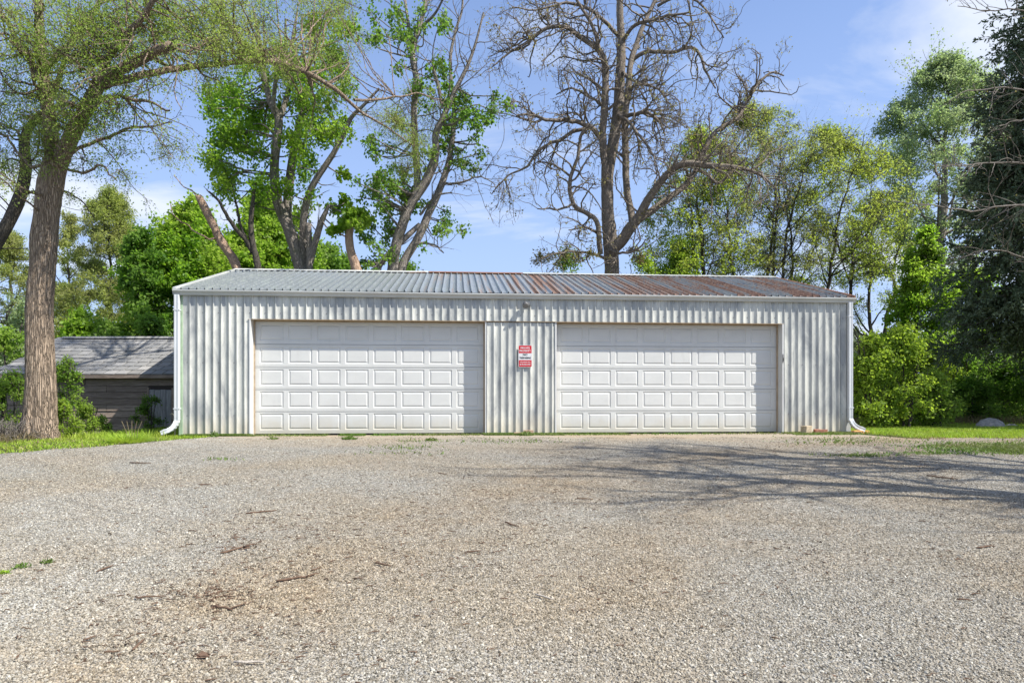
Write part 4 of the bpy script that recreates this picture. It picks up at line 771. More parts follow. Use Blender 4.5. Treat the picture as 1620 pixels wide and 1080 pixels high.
# ---- catalpa: bare, gnarled, with hanging pods
Y = 20.5
T = Tree('catalpa_tree', np.array([at(968, 432, Y)[0], Y, 0]), 'great bare crooked tree hung with long pods behind the right half of the roof', 'tree', BARK_CAT, LF_BUD, seed=41); T.rs = 0.84
T.limb([(972, 700, 18), (970, 560, 16), (968, 450, 14.5), (968, 425, 13.5), (965, 380, 13.5), (961, 325, 11.5), (962, 272, 11), (971, 222, 10.5), (978, 172, 10), (981, 120, 9), (983, 77, 8), (981, 26, 6.5), (980, -50, 5)], Y, n=80, k=14)
T.limb([(957, 285, 7), (957, 272, 7), (956, 221, 7), (959, 179, 7), (961, 140, 6.5), (960, 102, 6), (949, 81, 5.5), (923, 64, 4.5), (898, 47, 4), (868, 47, 3.5), (834, 68, 3), (804, 85, 2), (780, 105, 1.2)], Y, n=46, k=9, d=(-.2, -1.2), amp=.05)
T.limb([(949, 81, 4), (944, 55, 3.5), (930, 28, 3), (910, -5, 2.5)], Y, n=14, k=7, d=(-.8, -1), amp=.05)
T.limb([(1000, 350, 6.5), (996, 330, 6.5), (989, 290, 6.5), (987, 239, 6.5), (987, 187, 6.5), (993, 145, 6), (998, 98, 5.5), (1013, 51, 4.5), (1040, -5, 3.5)], Y, n=36, k=9, d=(.2, 1.3), amp=.04)
T.limb([(966, 402, 11), (980, 384, 11), (996, 362, 10.5), (1013, 341, 9), (1030, 311, 7.5), (1055, 277, 6.5), (1081, 258, 6), (1123, 260, 5.5), (1166, 264, 4), (1200, 275, 3), (1230, 300, 1.5)], Y, n=46, k=10, d=(-.1, -2), amp=.05)
T.limb([(1006, 352, 7), (1030, 335, 6.5), (1055, 317, 6), (1089, 290, 5.5), (1102, 268, 5), (1115, 239, 4.5), (1132, 209, 4), (1166, 187, 3.6), (1183, 158, 3.2), (1200, 132, 2.8), (1221, 115, 2), (1240, 120, 1.2)], Y, n=46, k=8, d=(-.2, .9), amp=.05)
T.limb([(1104, 268, 3.5), (1120, 276, 3.2), (1136, 290, 3), (1166, 264, 2.4), (1182, 250, 1.6)], Y, n=18, k=6, d=(.2, -.6), amp=.05)
T.limb([(950, 402, 5), (949, 385, 5), (945, 352, 4.6), (928, 334, 4.4), (910, 324, 4.2), (902, 298, 4), (904, 277, 3.6), (915, 247, 3.2), (919, 213, 2.8), (930, 200, 1.6)], Y, n=36, k=8, d=(-.3, -1.2), amp=.05)
T.limb([(956, 224, 5), (945, 212, 5), (932, 202, 4.5), (902, 192, 4), (872, 192, 3.4), (846, 183, 2.6), (817, 183, 1.6)], Y, n=26, k=7, d=(-.2, -1.5), amp=.07)
T.limb([(930, 202, 3.6), (908, 206, 3.6), (889, 219, 3.4), (868, 226, 3), (846, 243, 2.6), (832, 264, 2.2), (804, 277, 1.6), (778, 307, 1)], Y, n=30, k=7, d=(-.4, -.8), amp=.06)
T.limb([(948, 372, 3), (938, 366, 2.6), (920, 360, 2.2), (900, 364, 1.2)], Y, n=14, k=6, d=(-.2, -1), amp=.05)
T.limb([(910, 324, 2.6), (880, 330, 2), (850, 330, 1.2)], Y, n=12, k=5, d=(-.8, -1), amp=.06)
T.limb([(904, 280, 2.4), (880, 262, 2), (850, 255, 1.2)], Y, n=12, k=5, d=(-.8, -.2), amp=.06)
T.limb([(998, 98, 4), (1021, 85, 4), (1064, 81, 3.4), (1098, 77, 3), (1112, 106, 2.4), (1132, 140, 1.4)], Y, n=28, k=7, d=(1.1, .2), amp=.07)
T.limb([(985, 186, 4), (1000, 182, 4), (1021, 179, 3.2), (1042, 192, 2.4), (1052, 214, 1.4)], Y, n=20, k=7, d=(0, -1.3), amp=.06)
T.limb([(978, 182, 3.4), (1000, 198, 3), (1016, 214, 2.6), (1030, 232, 2), (1036, 262, 1)], Y, n=20, k=6, d=(-.2, -1.6), amp=.06)
T.limb([(983, 70, 4), (1010, 40, 3.4), (1050, 30, 2.8), (1090, 20, 1.6)], Y, n=18, k=6, d=(0, -1.5), amp=.07)
T.limb([(983, 60, 4), (950, 30, 3.4), (900, 12, 2.6), (850, 20, 1.6), (810, 12, 1)], Y, n=20, k=6, d=(0, -1.2), amp=.09)
T.limb([(984, 110, 3.4), (1005, 130, 3), (1040, 140, 2.4), (1060, 165, 1.4)], Y, n=18, k=6, d=(0, -1.6), amp=.07)
T.limb([(1040, 10, 3), (1080, -5, 2.6), (1120, 20, 2), (1145, 60, 1.2)], Y, n=16, k=6, d=(1.2, 0), amp=.07)
T.limb([(957, 170, 3), (930, 150, 2.6), (900, 140, 1.8), (880, 150, 1)], Y, n=16, k=6, d=(-.4, .8), amp=.07)
T.limb([(966, 395, 3.2), (985, 400, 2.6), (1010, 395, 2), (1022, 378, 1)], Y, n=12, k=5, d=(-.3, -1.2), amp=.06)
T.limb([(960, 410, 3), (930, 398, 2.4), (895, 398, 1.8), (856, 408, 1)], Y, n=14, k=5, d=(-.3, -1.2), amp=.08)
A, AR = T.arr()
a1, r1 = spawn(A[1:], AR[1:], 4.4, 1.65, T.r, (0.22, 1.0), (0.95, 0.3), 10, 0.27, (0, 0, 0.0), 0.6, 0.030, 0.4, 0.25); T.twigs(a1, r1, 5)
a2, r2 = spawn(a1, r1, 3.6, 0.75, T.r, (0.15, 1.0), (0.9, 0.3), 7, 0.32, (0, 0, 0.03), 0.62, 0.017, 0.5, 0.2); T.twigs(a2, r2, 4)
a3, r3 = spawn(a2, r2, 4.2, 0.30, T.r, (0.1, 1.0), (0.9, 0.3), 5, 0.34, (0, 0, 0.14), 0.75, 0.0115, 0.7, 0.1); T.twigs(a3, r3, 3)
T.leaf(a3, 4.0, 0.055, 0.035, 0.01, (0.85, 1)); T.leaf(a3, 4, 0.065, 0.045, 0.03, (0.6, 1))
# pods
idx = T.r.choice(len(a2), 420); p0 = a2[idx, -1]; n = 5; d = np.tile([0, 0, -1.0], (420, 1))+T.r.standard_normal((420, 3))*0.16; t = np.linspace(0, 1, n)[None, :, None]
PP = p0[:, None]+unit(d)[:, None]*t*T.r.uniform(0.2, 0.42, (420, 1, 1))+T.r.standard_normal((420, 1, 3))*0.06*t*t; T.twigs(PP, np.full((420, n), 0.006))
T.clumps([(862, 405, 16), (890, 402, 16), (915, 408, 14), (935, 400, 12), (1010, 410, 14), (850, 412, 12), (1000, 395, 12)], Y, n_br=8, per_m=26, L=0.08, W=0.04, spread=0.05, dj=1.2, sub=0.7)
T.done()

# ---- generic trees
def auto_tree(name, px, Y, top, halfw, label, leafm, bark=BARK_DARK, bottom=0.25, lean=0, ncl=30, per_m=40, L=0.1, W=0.06, stems=1, seed=1, base_r=None, cat='tree', group=None, n_br=9, crad=0.22, trop=(0, 0, 0), flat=1.0, base_z=0.0, twig=0.8, shape=0.65, lobed=False, spread=0.07, sub=0.65, k2=5, limbs=9):
    """halfw: half width of the crown and top: its top row, in photo pixels"""
    bx = (px-CX)*Y/F; H = CZ+(HY-top)*Y/F-base_z; hw = halfw*Y/F; r = np.random.default_rng(seed)
    T = Tree(name, (bx, Y, base_z), label, cat, bark, leafm, group, seed); R0 = base_r or 0.014*H+0.03
    for s_ in range(stems):
        a = r.uniform(0, 6.28); sp = (0.18+0.1*r.random())*hw*(stems > 1); tx = bx+lean*Y/F+math.cos(a)*sp*2.4; ty = Y+math.sin(a)*sp*1.5; hh = H*r.uniform(0.8, 0.95)
        o = 0.12*(stems > 1)
        T.limb3([(bx+math.cos(a)*o, Y+math.sin(a)*o, base_z-0.1), (bx+math.cos(a)*sp*0.6+(tx-bx)*0.15, Y+math.sin(a)*sp*0.5, base_z+hh*0.35), (bx+(tx-bx)*0.65, Y+(ty-Y)*0.6, base_z+hh*0.7), (tx, ty, base_z+hh)], [R0/math.sqrt(stems), R0*0.7/math.sqrt(stems), R0*0.4/math.sqrt(stems), 0.012], n=26, k=8, amp=0.025*H)
    A, AR = T.arr(); P, R = spawn(A, AR, np.full(len(A), max(3, limbs//stems)), hw*1.15, r, (max(bottom, 0.15), 0.95), (0.85, 0.2), 9, 0.12, (0, 0, 0.10), 0.55, 0.08, 0.2, 0.45); T.twigs(P, R, 5)
    for i in range(len(P)): p2, q2 = resample(P[i], R[i], 16); T.limbP.append(p2); T.limbR.append(q2)
    A, AR = T.arr(); a1, r1 = spawn(A, AR, twig, hw*0.5, r, (0.35, 1), (0.8, .3), 7, 0.2, (0, 0, 0.05), 0.5, 0.02, 0.25, 0.3); T.twigs(a1, r1, 3); a2, r2 = spawn(a1, r1, 1.6, hw*0.25, r, (0.2, 1), (0.8, .3), 5, 0.22, (0, 0, 0.03), 0.5, 0.008, 0.35, 0.3); T.twigs(a2, r2, 3)
    T.leaf(a2, per_m*0.35, L, W, spread)
    cs = []
    for _ in range(ncl):
        u = r.uniform(0, 1)**0.8; hgt = bottom+(1-bottom)*u; prof = math.sin(math.pi*min(1, max(0.02, (u*0.86+0.14)))**shape)**0.7
        a = r.uniform(0, 6.28); q = math.sqrt(r.random())*prof; cx = bx+lean*Y/F*hgt+math.cos(a)*q*hw; cy = math.sin(a)*q*hw*flat; z = base_z+H*hgt*0.96
        cs.append((CX+cx*F/(Y+cy), HY-(z-CZ)*F/(Y+cy), crad*halfw*r.uniform(0.7, 1.35), cy))
    T.clumps(cs, Y, n_br=n_br, per_m=per_m, L=L, W=W, spread=spread, trop=trop, lobed=lobed, sub=sub, k2=k2)
    return T.done()
# left background
auto_tree('willow_tree', 175, 34, 292, 95, 'rounded olive green tree behind the shed roof right of the huge elm', LF_OLIVE, ncl=130, per_m=22, L=0.13, W=0.045, seed=51, trop=(0, 0, -0.16), n_br=11, bottom=0.22, crad=0.19, lean=0)
auto_tree('willow_tree', 20, 38, 350, 80, 'pale olive tree low behind the trunk of the leaning elm', LF_OLIVE, ncl=60, per_m=30, L=0.14, W=0.05, seed=52, trop=(0, 0, -0.12), bottom=0.2)
auto_tree('willow_tree', 108, 42, 330, 60, 'thin olive tree seen through the gap right behind the elm trunk', LF_OLIVE, ncl=44, per_m=26, L=0.16, W=0.06, seed=53, trop=(0, 0, -0.10), bottom=0.15)
auto_tree('young_maple', 225, 25, 352, 58, 'dense deep green young maple rising behind the shed next to the garage corner', LF_MAPLE2, ncl=60, per_m=24, L=0.11, W=0.1, seed=54, bottom=0.14, crad=0.28, lobed=True, limbs=12)
auto_tree('young_maple', 305, 27, 318, 100, 'broad bright green maple behind the left end of the garage roof', LF_MAPLE, ncl=100, per_m=26, L=0.12, W=0.13, seed=55, bottom=0.25, crad=0.27)
auto_tree('young_maple', 420, 29, 300, 95, 'green maple crown in the shade behind the snag and crooked tree', LF_MAPLE, ncl=100, per_m=26, L=0.12, W=0.14, seed=56, bottom=0.25, crad=0.27)
auto_tree('young_maple', 520, 32, 385, 80, 'low dark green crown just over the roof between the maples', LF_MAPLE2, ncl=50, per_m=24, L=0.12, W=0.14, seed=57, bottom=0.3, crad=0.3)
auto_tree('thicket_shrub', 130, 21, 492, 44, 'round bright green bush peeping over the shed ridge beside the elm', LF_MAPLE, ncl=18, per_m=34, L=0.12, W=0.10, seed=58, bottom=0.1, crad=0.32, cat='bush')
auto_tree('thicket_shrub', 236, 22, 500, 40, 'round leafy bush over the shed ridge beside the garage corner', LF_MAPLE2, ncl=16, per_m=34, L=0.12, W=0.10, seed=59, bottom=0.1, crad=0.32, cat='bush')
auto_tree('thicket_shrub', 5, 19, 512, 40, 'green bush at the left edge beyond the shed roof end', LF_SHRUB, ncl=16, per_m=30, L=0.09, W=0.06, seed=60, bottom=0.1, crad=0.32, cat='bush')
auto_tree('thicket_shrub', 35, 30, 470, 60, 'dim green far bush filling the gap left of the elm trunk', LF_SILVER, ncl=16, per_m=24, L=0.14, W=0.08, seed=61, bottom=0.1, crad=0.32, cat='bush')
# right background, behind the roof
auto_tree('locust_tree', 1108, 27, 190, 100, 'thin yellow green tree seen through the bare limbs of the great tree', LF_YELLOW, ncl=150, per_m=10, L=0.10, W=0.06, stems=2, seed=71, bottom=0.42, crad=0.16, twig=1.8, limbs=14)
auto_tree('locust_tree', 1190, 28, 150, 150, 'brownish many-stemmed tree with fresh olive leaves behind the right roof end', LF_OLIVE, ncl=240, per_m=7.5, L=0.09, W=0.05, stems=4, seed=72, bottom=0.46, crad=0.12, twig=3.6, limbs=20, shape=0.9)
auto_tree('locust_tree', 1290, 29, 190, 140, 'airy fine-branched tree with yellow green top right of the brownish one', LF_YELLOW, ncl=220, per_m=8, L=0.10, W=0.055, stems=3, seed=73, bottom=0.46, crad=0.12, twig=3.4, limbs=20, lean=20, shape=0.9)
auto_tree('locust_tree', 1385, 31, 290, 90, 'half-bare thin tree over the right roof corner', LF_YELLOW, ncl=110, per_m=8, L=0.10, W=0.055, stems=2, seed=74, bottom=0.3, crad=0.15, twig=1.6, limbs=14)
auto_tree('thicket_shrub', 1075, 26, 385, 75, 'low green brush just above the roof left of the thin stems', LF_SHRUBY, ncl=46, per_m=30, L=0.10, W=0.07, seed=75, bottom=0.3, crad=0.26, cat='bush')
auto_tree('poplar_tree', 1495, 33, 70, 150, 'tall silvery poplar standing behind the spruce', LF_SILVER, BARK_MAPLE, ncl=230, per_m=15, L=0.12, W=0.08, seed=76, bottom=0.38, crad=0.13, twig=1.5, limbs=18, base_r=0.35)
auto_tree('young_maple', 1450, 23, 352, 55, 'upright vivid green young maple between the garage and the spruce', LF_MAPLE, ncl=110, per_m=22, L=0.1, W=0.09, seed=77, bottom=0.16, crad=0.2, lean=15)
auto_tree('young_maple', 1545, 25, 420, 70, 'shaded green maple showing through under the spruce boughs', LF_MAPLE, ncl=60, per_m=24, L=0.11, W=0.1, seed=78, bottom=0.1, crad=0.28)
for (px, Y_, top, hw, sd_, lf, lab, den) in ((1380, 17.2, 530, 46, 81, LF_SHRUBY, 'yellow green bush touching the right end of the garage', 34), (1430, 17.3, 520, 50, 82, LF_SHRUBY, 'tall yellow green bush behind the lawn midway to the boulder', 30), (1480, 17.6, 590, 34, 83, LF_SHRUB, 'small sunlit bush in front of the dark thicket', 24), (1520, 22, 560, 55, 84, LF_MAPLE2, 'dark bush in the shade under the spruce left side', 26), (1600, 21.6, 565, 60, 85, LF_MAPLE2, 'shaded bush behind the boulder at the right edge', 26), (1690, 20, 500, 60, 86, LF_SHRUB, 'green bush mostly beyond the right edge', 22)):
    auto_tree('thicket_shrub', px, Y_, top, hw, lab, lf, ncl=38, per_m=den, L=0.080, W=0.055, stems=3, seed=sd_, bottom=0.02, crad=0.32, cat='bush', twig=1.5)

for (px, Y_, top, hw, sd_, lf, lab, den) in ((895, 23, 398, 60, 181, LF_SHRUB, 'low leafy brush over the roof ridge left of the great bare trunk', 20), (1020, 24, 392, 55, 182, LF_SHRUBY, 'low leafy brush over the roof ridge right of the great bare trunk', 22), (640, 26, 402, 50, 183, LF_MAPLE2, 'low green brush behind the feet of the splayed maple', 22),
        (1400, 23, 560, 60, 184, LF_SHRUB, 'deeper green bush behind the two yellow green ones', 30), (1470, 21.5, 545, 60, 185, LF_SHRUBY, 'broad bush below the vivid young maple', 30), (1350, 26, 575, 50, 186, LF_SHRUB, 'far bush half hidden by the garage end', 28), (1540, 20.8, 600, 50, 187, LF_MAPLE2, 'low dark bush right behind the rounded boulder', 30), (1630, 23, 500, 90, 188, LF_MAPLE2, 'deep shaded thicket behind the spruce foot', 24)):
    auto_tree('thicket_shrub', px, Y_, top, hw, lab, lf, ncl=34, per_m=den, L=0.09, W=0.06, stems=3, seed=sd_, bottom=0.03, crad=0.30, cat='bush', twig=1.5)

# ---- spruce at the right edge
Y = 18.0
bx = at(1692, 600, Y)[0]; T = Tree('spruce_tree', (bx, Y, 0), 'very tall dark blue green spruce filling the right edge', 'tree', BARK_DARK, LF_SPRUCE, seed=91); r = T.r; H = 16.0
T.limb3([(bx, Y, -0.1), (bx+.05, Y, H*0.5), (bx, Y, H)], [0.26, 0.16, 0.02], n=30, k=12)
nb = 430; hh = np.sort(r.uniform(0.17, 0.98, nb)); az = r.uniform(0, 6.28, nb); ln = (0.45+3.0*(1-hh)**0.8)*r.uniform(0.75, 1.12, nb)
t = np.linspace(0, 1, 10)[None, :]; dx_ = np.cos(az)[:, None]*ln[:, None]*t; dy_ = np.sin(az)[:, None]*ln[:, None]*t; dz_ = ln[:, None]*(-0.10*t-0.42*t**1.5+0.22*t**4)
B = np.stack([bx+dx_, Y+dy_, hh[:, None]*H+dz_], -1)+r.standard_normal((nb, 10, 3))*0.02; BR = 0.03*(1-hh)[:, None]*np.linspace(1, 0.2, 10)[None]+0.006; T.twigs(B, BR, 4)
s1, q1 = spawn(B, BR, 7.5, 0.80, r, (0.22, 1.0), (0.95, 0.2), 6, 0.06, (0, 0, -0.16), 0.5, 0.008, 0.3, 0.35); T.twigs(s1, q1, 3)
s2, q2 = spawn(s1, q1, 5.0, 0.32, r, (0.1, 1.0), (0.8, 0.2), 4, 0.08, (0, 0, -0.10), 0.6, 0.004, 0.6, 0.2)
def needles(T, P, per_m, L, W):
    L0 = np.linalg.norm(np.diff(P, axis=1), axis=2).sum(1); idx = np.repeat(np.arange(len(P)), T.r.poisson(per_m*L0)); t = T.r.uniform(0, 1, len(idx)); p, _, ax = interp(P, np.zeros(P.shape[:2]), idx, t)
    T._put(T.lv, *leaves(p+T.r.standard_normal(p.shape)*0.012, L, W, T.r, axis=ax*0.9, droop=0.0))
needles(T, s2, 26, 0.10, 0.042); needles(T, s1, 26, 0.11, 0.045); needles(T, B, 20, 0.12, 0.05)
T.done()
# ---- bare-twigged tree reaching in from the right, in front of the spruce
T = Tree('bare_tree', (13.4, 15.4, 0), 'leafless grey-twigged tree reaching in over the spruce from the right edge', 'tree', BARK_TWIG, LF_BUD, seed=92); r = T.r; Y = 15.4; T.rs = 0.5
T.limb([(1748, 690, 14), (1745, 520, 12), (1740, 400, 10), (1735, 250, 8), (1730, 80, 5), (1725, -60, 3)], Y, n=30, k=10)
for pts in ([(1742, 420, 5), (1690, 350, 4), (1620, 322, 3), (1540, 332, 2.4), (1470, 325, 1.6), (1410, 318, 1)], [(1740, 330, 4.5), (1680, 262, 3.6), (1610, 262, 2.8), (1540, 268, 2), (1480, 262, 1.2)], [(1735, 230, 4), (1680, 160, 3.2), (1610, 128, 2.4), (1540, 135, 1.6), (1500, 160, 1)], [(1730, 120, 3.6), (1670, 40, 3), (1610, 15, 2.2), (1560, 20, 1.6), (1515, 10, 1)], [(1742, 470, 4), (1680, 430, 3), (1610, 400, 2.2), (1540, 400, 1.4), (1500, 420, .9)], [(1740, 290, 3.5), (1690, 210, 2.8), (1640, 190, 2), (1580, 200, 1.2)]):
    T.limb(pts, Y, n=22, k=6, amp=.12, d=(0, r.uniform(-1.0, .6)))
A, AR = T.arr(); a1, r1 = spawn(A[1:], AR[1:], 6.0, 1.0, r, (0.2, 1.0), (0.75, 0.3), 8, 0.16, (0, 0, 0.03), 0.7, 0.011, 0.3, 0.3); T.twigs(a1, r1, 4)
a2, r2 = spawn(a1, r1, 3.4, 0.5, r, (0.15, 1.0), (0.75, 0.3), 6, 0.18, (0, 0, 0.02), 0.6, 0.0065, 0.4, 0.3); T.twigs(a2, r2, 3); T.leaf(a2, 1.2, .04, .025, .01, (0.9, 1)); T.done()
# ---- bare trees beyond the right edge of the frame, their branch shadow lies on the gravel
def shade_tree(x, y, label, seed, H, k):
    T = Tree('bare_tree', (x, y, float(gz(x, y))), label, 'tree', BARK_CAT, LF_BUD, seed=seed); r = T.r; b0 = np.array([x, y, float(gz(x, y))-.05])
    T.limb3([b0, b0+[0.1, 0.1, H*.28], b0+[-0.1, 0.3, H*.62], b0+[0.1, 0.2, H]], [0.26, 0.2, 0.13, 0.04], n=26, k=12, amp=.1)
    for i in range(k):
        z0 = H*(0.28+0.62*i/k); a = i*2.4+r.uniform(-.3, .3); l = (H-z0)*0.22+1.5; dx, dy, dz = math.cos(a)*l, math.sin(a)*l*0.8, l*r.uniform(.7, 1.3); rr = .035+.065*(1-i/k)
        p0 = b0+[0, .2, z0]; T.limb3([p0, p0+np.array([dx, dy, dz])*0.45+[0, 0, -.1], p0+np.array([dx, dy, dz])], [rr, rr*.65, .015], n=18, k=8, amp=.18)
    A, AR = T.arr(); a1, r1 = spawn(A, AR, 2.2, 1.7, r, (0.3, 1.0), (0.8, 0.3), 8, 0.2, (0, 0, 0.02), 0.55, 0.035, 0.3, 0.3); T.twigs(a1, r1, 4)
    a2, r2 = spawn(a1, r1, 3.2, 0.8, r, (0.15, 1.0), (0.8, 0.3), 6, 0.22, (0, 0, 0.02), 0.6, 0.016, 0.4, 0.3); T.twigs(a2, r2, 3)
    a3, r3 = spawn(a2, r2, 2.5, 0.4, r, (0.15, 1.0), (0.8, 0.3), 4, 0.22, (0, 0, 0.02), 0.6, 0.009, 0.4, 0.3); T.twigs(a3, r3, 3); T.done()
shade_tree(9.9, 5.3, 'tall leafless tree standing beside the gravel just out of view on the right', 93, 11.5, 14)
shade_tree(11.8, 6.6, 'second leafless tree out of view on the right, nearer the lawn', 94, 13.5, 16)

# ---- shrubs by the elm
def shrub(px, py, Y_, top, hw, label, lf, seed, name='shrub', bark=BARK_DARK, den=40, L=0.055, W=0.03, ncl=16, stems=4, twig=2.0, trop=(0, 0, .02)):
    g = float(gz((px-CX)*Y_/F, Y_)); return auto_tree(name, px, Y_, top, hw, label, lf, bark, ncl=ncl, per_m=den, L=L, W=W, stems=stems, seed=seed, bottom=0.10, crad=0.30, cat='bush', twig=twig, base_z=g, base_r=0.03, spread=0.03, limbs=12, trop=trop)
shrub(104, 690, 13.9, 566, 34, 'leafy bright green bush hugging the right side of the elm trunk', LF_SHRUB, 101, ncl=26)
shrub(140, 690, 14.6, 640, 30, 'low round green bush at the shed wall right of the elm', LF_SHRUB, 102, ncl=16, den=46)
shrub(96, 690, 13.4, 636, 26, 'low fresh green leafy clump at the foot of the elm', LF_SHRUBY, 105, ncl=14, den=46)
shrub(22, 690, 14.2, 586, 42, 'green bush growing at the left edge before the shed roof end', LF_SHRUB, 103, ncl=22)
shrub(238, 690, 15.7, 622, 22, 'dark leafy weed growing against the grey shed door', LF_MAPLE2, 104, ncl=12, den=40)
T = Tree('dead_brush', ground(18, 697), 'tangle of dry brown stems at the left edge beside the elm base', 'dead bush', BARK_TWIG, None, seed=105)
n = 260; st = T.base+np.stack([T.r.normal(-.25, .26, n), T.r.normal(0, .25, n), np.zeros(n)], 1); d = unit(np.stack([T.r.normal(0, .5, n), T.r.normal(0, .4, n), np.full(n, 1.0)], 1)); pts = [st]
for _ in range(6): pts.append(pts[-1]+d*T.r.uniform(.04, .10, (n, 1))); d = unit(d+T.r.standard_normal((n, 3))*.2+np.array([0, 0, -.12]))
T.twigs(np.stack(pts, 1), np.full((n, 7), .005)); T.done(twname='stems')

# ------------------------------------------------------------------ grass, weeds, litter
def blades(x, y, h, w, name, mat, label, cat, r, lean=0.5, zoff=0.0):
    M = len(x); z = gz(x, y)+zoff; a = r.uniform(0, 6.28, M); h = h*r.uniform(0.5, 1.3, M); w = w*r.uniform(0.7, 1.3, M); b = np.stack([x, y, z], 1)
    s = np.stack([np.cos(a), np.sin(a), 0*a], 1)*w[:, None]/2; d = np.stack([r.normal(0, lean, M), r.normal(0, lean, M), 0*a], 1)
    m_ = b+np.array([0, 0, 1])*h[:, None]*0.6+d*h[:, None]*0.3; tip = b+np.array([0, 0, 1])*h[:, None]+d*h[:, None]*0.9
    V = np.stack([b-s, b+s, m_+s*0.7, tip, m_-s*0.7], 1).reshape(-1, 3); i = (np.arange(M)*5)[:, None]
    return tag(link(name, npmesh(name, V, [i+np.array([[0, 1, 2, 4]]), i+np.array([[4, 2, 3]])]), mat), label, cat, kind='stuff')
def clumpy(n, x0, x1, y0, y1, r, amt=0.6, sc=1.5):
    x = r.uniform(x0, x1, n); y = r.uniform(y0, y1, n); f = 0.5+0.5*np.sin(x*sc*2.3+np.sin(y*sc*1.7)*2)*np.sin(y*sc*3.1+np.cos(x*sc)*2); k = r.random(n) > amt*(1-f); return x[k], y[k]
r = np.random.default_rng(300)
x, y = clumpy(90000, -16, -5.6, 8.6, 17.5, r, 0.35); e = lot_edge(x); k = (y > e-0.05-0.25*r.random(len(x))**3) & ((x < -6.9) | (y < 13.85)) & (y > e-0.3); x = x[k]; y = y[k]
blades(x, y, 0.042, 0.011, 'grass_strip', GRASS, 'short bright grass between the gravel and the old shed', 'grass', r, 0.6)
x, y = clumpy(12000, -12.5, -6.9, 13.0, 16.3, r, 0.8); blades(x, y, 0.13, 0.012, 'tall_grass', GRASS, 'taller shaggy grass before the shed wall', 'grass', r, 0.5)
x, y = clumpy(9000, -14, -8.7, 11.8, 14.2, r, 0.9, 2.3); blades(x, y, 0.16, 0.012, 'dry_grass', DRYGRASS, 'dead straw coloured grass round the elm foot at the left', 'grass', r, 0.8)
x, y = clumpy(210000, 7.2, 24, 13.0, 23.0, r, 0.15); e = lot_edge(x); k = (y > e-0.30*r.random(len(x))**2) & (x > 7.75-0.08*(y-14)) & (x < y*0.8+1.0); x = x[k]; y = y[k]
blades(x, y, 0.060, 0.014, 'lawn_grass', GRASS, 'mown bright green lawn right of the garage before the thicket', 'grass', r, 0.5)
x = r.uniform(7.5, 18, 2600); y = r.uniform(18.6, 20.5, 2600); blades(x, y, 0.26, 0.014, 'meadow_fringe', DRYGRASS, 'pale seed heads along the back edge of the lawn', 'grass', r, 0.3)
x, y = clumpy(16000, 7.4, 20, 12.6, 19.0, r, 0.75, 1.1); k = y > lot_edge(x)-0.45; blades(x[k], y[k], 0.055, 0.012, 'dry_blades', DRYGRASS, 'dry blades and thatch mixed into the lawn edge', 'grass', r, 0.7)
x, y = clumpy(9000, -14, -5.9, 8.6, 13.0, r, 0.8, 1.3); k = y > lot_edge(x)-0.35; blades(x[k], y[k], 0.045, 0.011, 'dry_blades', DRYGRASS, 'dry blades along the ragged edge of the left grass', 'grass', r, 0.7)
# moss-like turf creeping along the wall foot
xs_ = []; ys_ = []
for (pa, pb, n, dep) in ((300, 385, 2600, .16), (400, 520, 500, .35), (540, 580, 500, .35), (590, 760, 800, .35), (765, 850, 3600, .30), (290, 400, 2600, .22), (770, 890, 1500, .35), (850, 990, 900, .45), (1235, 1345, 2200, .75), (1000, 1230, 500, .5)):
    px_ = r.uniform(pa, pb, n); s_ = np.array([ws(q) for q in px_]); d_ = 0.02+dep*r.random(n)**1.5; xs_.append(GX+s_*ux+d_*uy); ys_.append(GY+s_*uy-d_*ux)
blades(np.concatenate(xs_), np.concatenate(ys_), 0.042, 0.014, 'creeping_turf', WEED, 'thin low weeds creeping along the foot of the garage wall', 'weeds', r, 1.0, 0.005)
# the weedy patch at the right of the lot
xs_ = []; ys_ = []
for (px, py, sx_, sy_, n) in ((1600, 716, 36, 6, 1500), (1560, 722, 50, 6, 900), (1530, 706, 50, 3, 300), (1600, 735, 40, 5, 500), (1470, 740, 40, 4, 260), (1360, 752, 30, 4, 220), (1500, 714, 40, 4, 420), (1620, 722, 30, 10, 1700), (350, 770, 14, 3, 40), (640, 715, 26, 5, 110), (660, 700, 20, 2, 80), (645, 740, 36, 6, 60), (1340, 700, 60, 4, 500), (790, 700, 60, 3, 200)):
    for _ in range(n):
        q = ground(0, 0) if False else None
        a = px+random.gauss(0, sx_); b_ = max(692, py+random.gauss(0, sy_)); Y_ = (CZ+0.02+0.55*max(0, min(1, (12.6-CZ*F/(b_-HY))/10.5))**2*2.2)*F/(b_-HY); xs_.append((a-CX)*Y_/F); ys_.append(Y_)
blades(np.array(xs_), np.array(ys_), 0.036, 0.018, 'weed_patch', WEED, 'scattered low leafy weeds on the gravel near the right edge', 'weeds', r, 1.0, 0.005)
x = np.array(xs_)[:6000]; 
